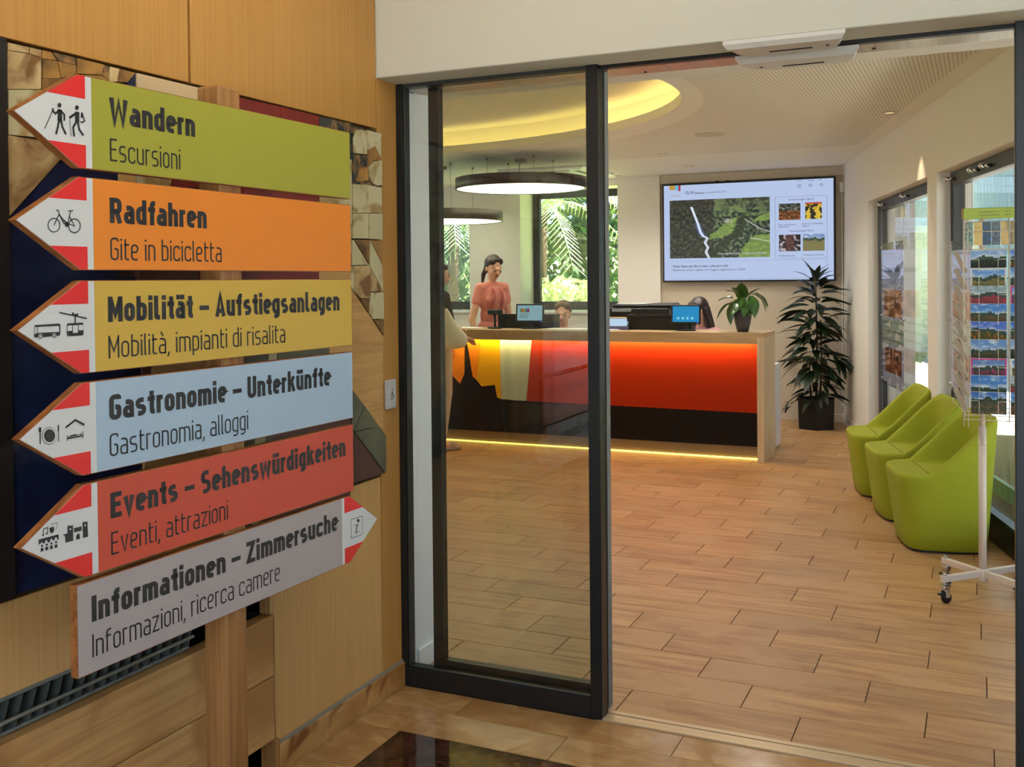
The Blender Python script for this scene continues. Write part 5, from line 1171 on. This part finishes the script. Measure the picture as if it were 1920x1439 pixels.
def hand(b, wrist, d, side, palm_n):
    """palm, four unequal curled fingers and a thumb; d = direction of the forearm"""
    d = Vector(d).normalized(); pn = Vector(palm_n).normalized(); lat = d.cross(pn).normalized()*side
    b.cap(wrist, Vector(wrist)+d*.05, .021, .027, 10); c = Vector(wrist)+d*.045
    for k in range(4): b.ball(c+lat*(.024-.016*k), (.013,.013,.013), 5)
    for k, (ln, off) in enumerate([(.068,.025),(.075,.009),(.070,-.008),(.055,-.023)]):
        p0 = c+lat*off+d*.02; p1 = p0+d*ln*.45; p2 = p1+(d*.8+pn*.5).normalized()*ln*.32; p3 = p2+(d*.4+pn*.8).normalized()*ln*.25
        b.cap(p0, p1, .0092, .0088, 8); b.cap(p1, p2, .0088, .0080, 8); b.cap(p2, p3, .0080, .0068, 8)
    t0 = c+lat*.022-d*.02; t1 = t0+(lat*.8+d*.7).normalized()*.034; b.cap(t0, t1, .012, .0105, 8); b.cap(t1, t1+(d*.9+pn*.4).normalized()*.028, .0105, .0085, 8)
def person(name_label, loc, yaw, J, head_yaw, head_pitch, hairM, hairstyle, topM, legM, sleeve=.45, sc_=1., feet=True, ruffles=True):
    t = thing('person', name_label, 'person', loc, yaw); t.scale = (sc_, sc_, sc_)
    V = {k: Vector(v) for k, v in J.items()}
    b = MB(); nk = V['neck']; hf = head_frame(nk+Vector((0,-.012,.085)), head_yaw, head_pitch)
    def hp(x, y, z): return hf @ Vector((x, y, z))
    HR = (Matrix.Rotation(head_yaw, 3, 'Z') @ Matrix.Rotation(head_pitch, 3, 'X'))
    b.ball(hp(0,.012,.075), (.073,.090,.088), 12, 0, HR); b.ball(hp(0,-.022,.035), (.061,.068,.078), 12, 0, HR); b.ball(hp(0,-.050,-.028), (.032,.030,.024), 8, 0, HR); b.ball(hp(0,-.02,-.01), (.050,.055,.045), 10, 0, HR)
    b.cap(hp(0,-.084,.058), hp(0,-.106,.026), .008, .0115, 8); b.ball(hp(0,-.086,.066), (.045,.012,.010), 8, 0, HR)
    for s_ in (-1, 1): b.ball(hp(s_*.071,.012,.035), (.009,.017,.028), 6, 0, HR); b.ball(hp(s_*.036,-.058,.022), (.022,.020,.020), 6, 0, HR); b.ball(hp(s_*.010,-.093,.020), (.008,.008,.007), 6, 0, HR)
    b.cap(nk-Vector((0,-.01,.05)), hp(0,.015,.0), .046, .043, 12)
    ch, pv = V['chest'], V['pelvis']
    b.ball(ch, (.140,.092,.155), 12); b.ball(ch.lerp(pv, .55), (.112,.082,.13), 12); b.ball(pv, (.155,.105,.12), 12)
    b.cap(V['shL'], V['shR'], .048, .048, 10); b.cap(nk-Vector((0,0,.04)), V['shL'].lerp(nk, .2), .05, .042); b.cap(nk-Vector((0,0,.04)), V['shR'].lerp(nk, .2), .05, .042)
    for s_ in ('L','R'):
        b.cap(V['sh'+s_], V['el'+s_], .044, .035); b.cap(V['el'+s_], V['wr'+s_], .034, .022); hand(b, V['wr'+s_], V['wr'+s_]-V['el'+s_], 1 if s_ == 'L' else -1, (0,-.3,-1) if abs((V['wr'+s_]-V['el'+s_]).normalized().z) < .7 else (0,1,0))
        b.cap(V['hip'+s_], V['kn'+s_], .078, .052); b.cap(V['kn'+s_], V['an'+s_], .050, .031)
        b.cap(V['an'+s_]+Vector((0,.02,-.045)), V['to'+s_], .028, .022); b.cap(V['an'+s_], V['an'+s_]+Vector((0,.02,-.045)), .031, .030)
    mobj('body', solid(b, .0075), skin, t)
    # face details
    f = MB()
    for s_ in (-1, 1): f.ball(hp(s_*.031,-.0805,.0445), (.0165,.010,.0048), 6, 0, HR)
    f.build('eyelashes', eyed, t)
    f = MB()
    for s_ in (-1, 1): f.ball(hp(s_*.031,-.0765,.048), (.0135,.0065,.0065), 6, 0, HR)
    f.build('eyes', eyew, t)
    f = MB()
    for s_ in (-1, 1): f.cap(hp(s_*.021,-.0865,.072), hp(s_*.048,-.073,.072), .0040, .0028, 6)
    f.build('eyebrows', brow, t)
    f = MB(); f.ball(hp(0,-.0885,.0), (.024,.009,.0042), 6, 0, HR); f.ball(hp(0,-.0875,-.009), (.018,.009,.0052), 6, 0, HR); f.build('lips', lipm, t)
    # hair
    b = MB()
    b.ball(hp(0,.030,.085), (.082,.090,.092), 12, 0, HR); b.ball(hp(0,-.022,.140), (.056,.046,.026), 10, 0, HR); b.ball(hp(.038,-.014,.120), (.040,.054,.036), 8, 0, HR); b.ball(hp(-.038,-.014,.120), (.040,.054,.036), 8, 0, HR); b.ball(hp(0,.065,.030), (.070,.050,.060), 10, 0, HR)
    if hairstyle == 'tail': b.ball(hp(0,.118,.045), (.028,.028,.028), 8, 0, HR); b.cap(hp(0,.12,.04), hp(-.03,.125,-.06), .024, .024); b.cap(hp(-.03,.125,-.06), hp(-.035,.11,-.15), .024, .010)
    if hairstyle == 'bun': b.ball(hp(0,.115,.085), (.040,.032,.040), 8, 0, HR)
    if hairstyle == 'long':
        for s_ in (-1, 1): b.cap(hp(s_*.068,.0,.07), hp(s_*.085,-.02,-.07), .030, .034); b.cap(hp(s_*.085,-.02,-.07), hp(s_*.090,-.03,-.19), .034, .018)
        b.cap(hp(0,.08,.03), hp(0,.095,-.14), .060, .048)
    mobj('hair', solid(b, .007, 3), hairM, t)
    # blouse
    b = MB()
    b.ball(ch, (.142,.104,.162), 12); b.ball(ch.lerp(pv, .5), (.126,.094,.14), 12); b.ball(pv+Vector((0,0,.03)), (.160,.112,.10), 12); b.cap(V['shL'], V['shR'], .058, .058, 10)
    b.ball(ch+Vector((.06,-.055,.0)), (.058,.048,.055), 8); b.ball(ch+Vector((-.06,-.055,.0)), (.058,.048,.055), 8)
    b.cap(nk-Vector((0,-.006,.065)), nk+Vector((0,.006,-.020)), .066, .050)
    for s_ in ('L','R'): b.cap(nk-Vector((0,0,.045)), V['sh'+s_], .052, .054)
    for s_ in ('L','R'):
        e = V['sh'+s_].lerp(V['el'+s_], sleeve); b.cap(V['sh'+s_], e, .056, .054)
        if sleeve > .7: b.cap(V['el'+s_], V['el'+s_].lerp(V['wr'+s_], .1), .05, .045)
    mobj('blouse', solid(b, .008, 3), topM, t)
    if ruffles:
        f = MB(); N_ = 26; pts = []
        for s_ in (-1, 1):
            rs_ = []
            for k in range(N_):
                q = k/(N_-1); z = nk.z-.06-.26*q; y = ch.y-.104-.022*math.sin(PI*min(1, q*1.6)) + (.03 if q < .12 else 0)*(1-q/.12); x = s_*(.028+.008*math.sin(q*70))
                rs_.append([(x, y, z), (x+s_*.022, y-.012+.006*math.sin(q*90), z), (x+s_*.022, y-.008+.006*math.sin(q*90), z), (x, y+.006, z)])
            f.rings(rs_, True, True)
        f.build('ruffle', ruff, t)
        for k in range(5): MB().ball((0, ch.y-.120, nk.z-.10-.065*k), (.006,.003,.006), 5).build('button', eyew, t)
    b = MB()
    b.ball(pv-Vector((0,0,.01)), (.160,.110,.118), 12)
    for s_ in ('L','R'):
        b.cap(V['hip'+s_], V['kn'+s_], .088, .062); b.cap(V['kn'+s_], V['an'+s_]+Vector((0,0,.02)), .060, .048)
    mobj('trousers', solid(b, .009, 3), legM, t)
    b = MB()
    for s_ in ('L','R'):
        a = V['an'+s_]; to = V['to'+s_]; b.cap(Vector((a.x, a.y+.03, to.z-.012)), Vector((to.x, to.y-.02, to.z-.012)), .026, .024); b.cap(to+Vector((0,.04,.012)), to+Vector((0,.06,.016)), .034, .03)
    mobj('shoes', solid(b, .007, 2), mat('shoe_'+topM.name, (190,170,150) if not ruffles else (40,36,36), .5), t)
    return t
STAND = dict(neck=(0,0,1.46), chest=(0,0,1.28), pelvis=(0,.01,.98), shL=(.126,.01,1.395), shR=(-.126,.01,1.395), hipL=(.085,0,.93), hipR=(-.085,0,.93), knL=(.095,-.02,.52), knR=(-.095,-.02,.52), anL=(.095,.03,.10), anR=(-.095,.03,.10), toL=(.105,-.13,.035), toR=(-.105,-.13,.035))
J1 = dict(STAND, elL=(.19,.01,1.12), wrL=(.15,-.16,1.02), elR=(-.215,.02,1.10), wrR=(-.205,-.07,.86))
person('standing woman in a pink ruffled blouse with a ponytail, looking down behind the counter', (-4.375, 9.10, 0), .95, J1, .0, .34, hair_d, 'tail', pinkm, mat('jeans', (50,56,84), .8), .42, 1.02)
SIT = dict(neck=(0,-.03,1.0), chest=(0,-.01,.83), pelvis=(0,.03,.56), shL=(.150,-.01,.935), shR=(-.150,-.01,.935), elL=(.19,-.12,.72), elR=(-.19,-.12,.72), wrL=(.11,-.32,.76), wrR=(-.11,-.32,.76), hipL=(.085,-.02,.53), hipR=(-.085,-.02,.53), knL=(.10,-.42,.52), knR=(-.10,-.42,.52), anL=(.10,-.40,.10), anR=(-.10,-.40,.10), toL=(.105,-.54,.035), toR=(-.105,-.54,.035))
person('seated woman in a pink blouse with light hair tied back, seen over the counter', (-3.765, 9.46, 0), .25, SIT, -.05, .16, hair_l, 'bun', pinkm, mat('jeans', (50,56,84), .8), .42, 1.03)
person('seated woman with long dark hair, half hidden by the blue-screened monitor', (-2.36, 9.44, 0), -.35, SIT, .0, .45, hair_d, 'long', grain('blouse_lilac', (200,150,160), (190,138,150), (120,120,120), .8, .0008), mat('jeans', (50,56,84), .8), .42, 1.055)
JC = dict(STAND, elL=(.19,-.04,1.13), wrL=(.13,-.24,1.10), elR=(-.205,-.01,1.12), wrR=(-.15,-.20,1.02), anR=(-.095,.03,.10))
person('customer in a black top and beige trousers at the counter, half behind the door frame', (-4.375, 7.98, 0), PI-.55, JC, -.2, .1, hair_b, 'bun', mat('top_black', (30,28,30), .85), grain('trousers_beige', (214,190,166), (200,174,150), (20,20,20), .85, .002), .85, .975, ruffles=False)
def office_chair(x, y, yaw, label):
    t = thing('office_chair', label, 'chair', (x, y, 0), yaw, 'office chairs behind the counter')
    MB().bev(-.23, -.22, .39, .23, .22, .45, .02).build('seat', blackp, t); MB().bev(-.20, .24, .50, .20, .28, .82, .015).build('backrest', blackp, t); MB().bev(-.03, .22, .40, .03, .25, .6, .004).build('back_bar', blackp, t)
    MB().lathe([(.025,.08),(.025,.39)], n=14).build('column', chrome, t)
    for k in range(5):
        R = Matrix.Rotation(2*PI*k/5, 4, 'Z'); MB().bev(0, -.015, .065, .27, .015, .09, .004, 0, R).build('leg', blackp, t); MB().ball(R @ Vector((.26,0,.031)), .03, 6).build('caster', blackp, t)
office_chair(-3.765, 9.48, .25, 'black office chair under the woman with light hair'); office_chair(-2.36, 9.46, -.35, 'black office chair under the woman with long dark hair')
bg_ = thing('shoulder_bag', 'cream cloth shoulder bag hanging from the customer beside the door frame', 'bag', (-4.205, 7.84, .93))
b = MB()
def bagring(z, rx, ry, ox_=0, n=20): return [(ox_+rx*math.cos(2*PI*k/n)*(1+.05*math.sin(5*2*PI*k/n+z*9)), ry*math.sin(2*PI*k/n)*(1+.08*math.sin(4*2*PI*k/n+z*20)), z) for k in range(n)]
b.rings([bagring(-.02,.06,.03,.03), bagring(-.005,.12,.06,.03), bagring(.04,.165,.085,.02), bagring(.10,.165,.09,.01), bagring(.17,.135,.08,-.02), bagring(.24,.10,.06,-.045), bagring(.30,.075,.04,-.055), bagring(.33,.06,.02,-.06)])
b.build('bag_body', grain('bag_cloth', (244,238,220), (228,220,198), (9,9,4), .8, .004), bg_)
for y in (-.035, .03): MB().tube([(-.10,y,.31), (-.105,y*.6,.42), (-.10,.03,.485), (-.085,.07,.46), (-.06,.08,.38), (-.02,y+.02,.28)], .009, 8).build('strap', mat('strap_cream', (214,200,170), .7), bg_)
MB().rings([[(-.10+.012*math.cos(2*PI*k/12), -.06, .33+.014*math.sin(2*PI*k/12)) for k in range(12)], [(-.10+.008*math.cos(2*PI*k/12), -.064, .33+.010*math.sin(2*PI*k/12)) for k in range(12)]], False, False).build('ring', chrome, bg_)
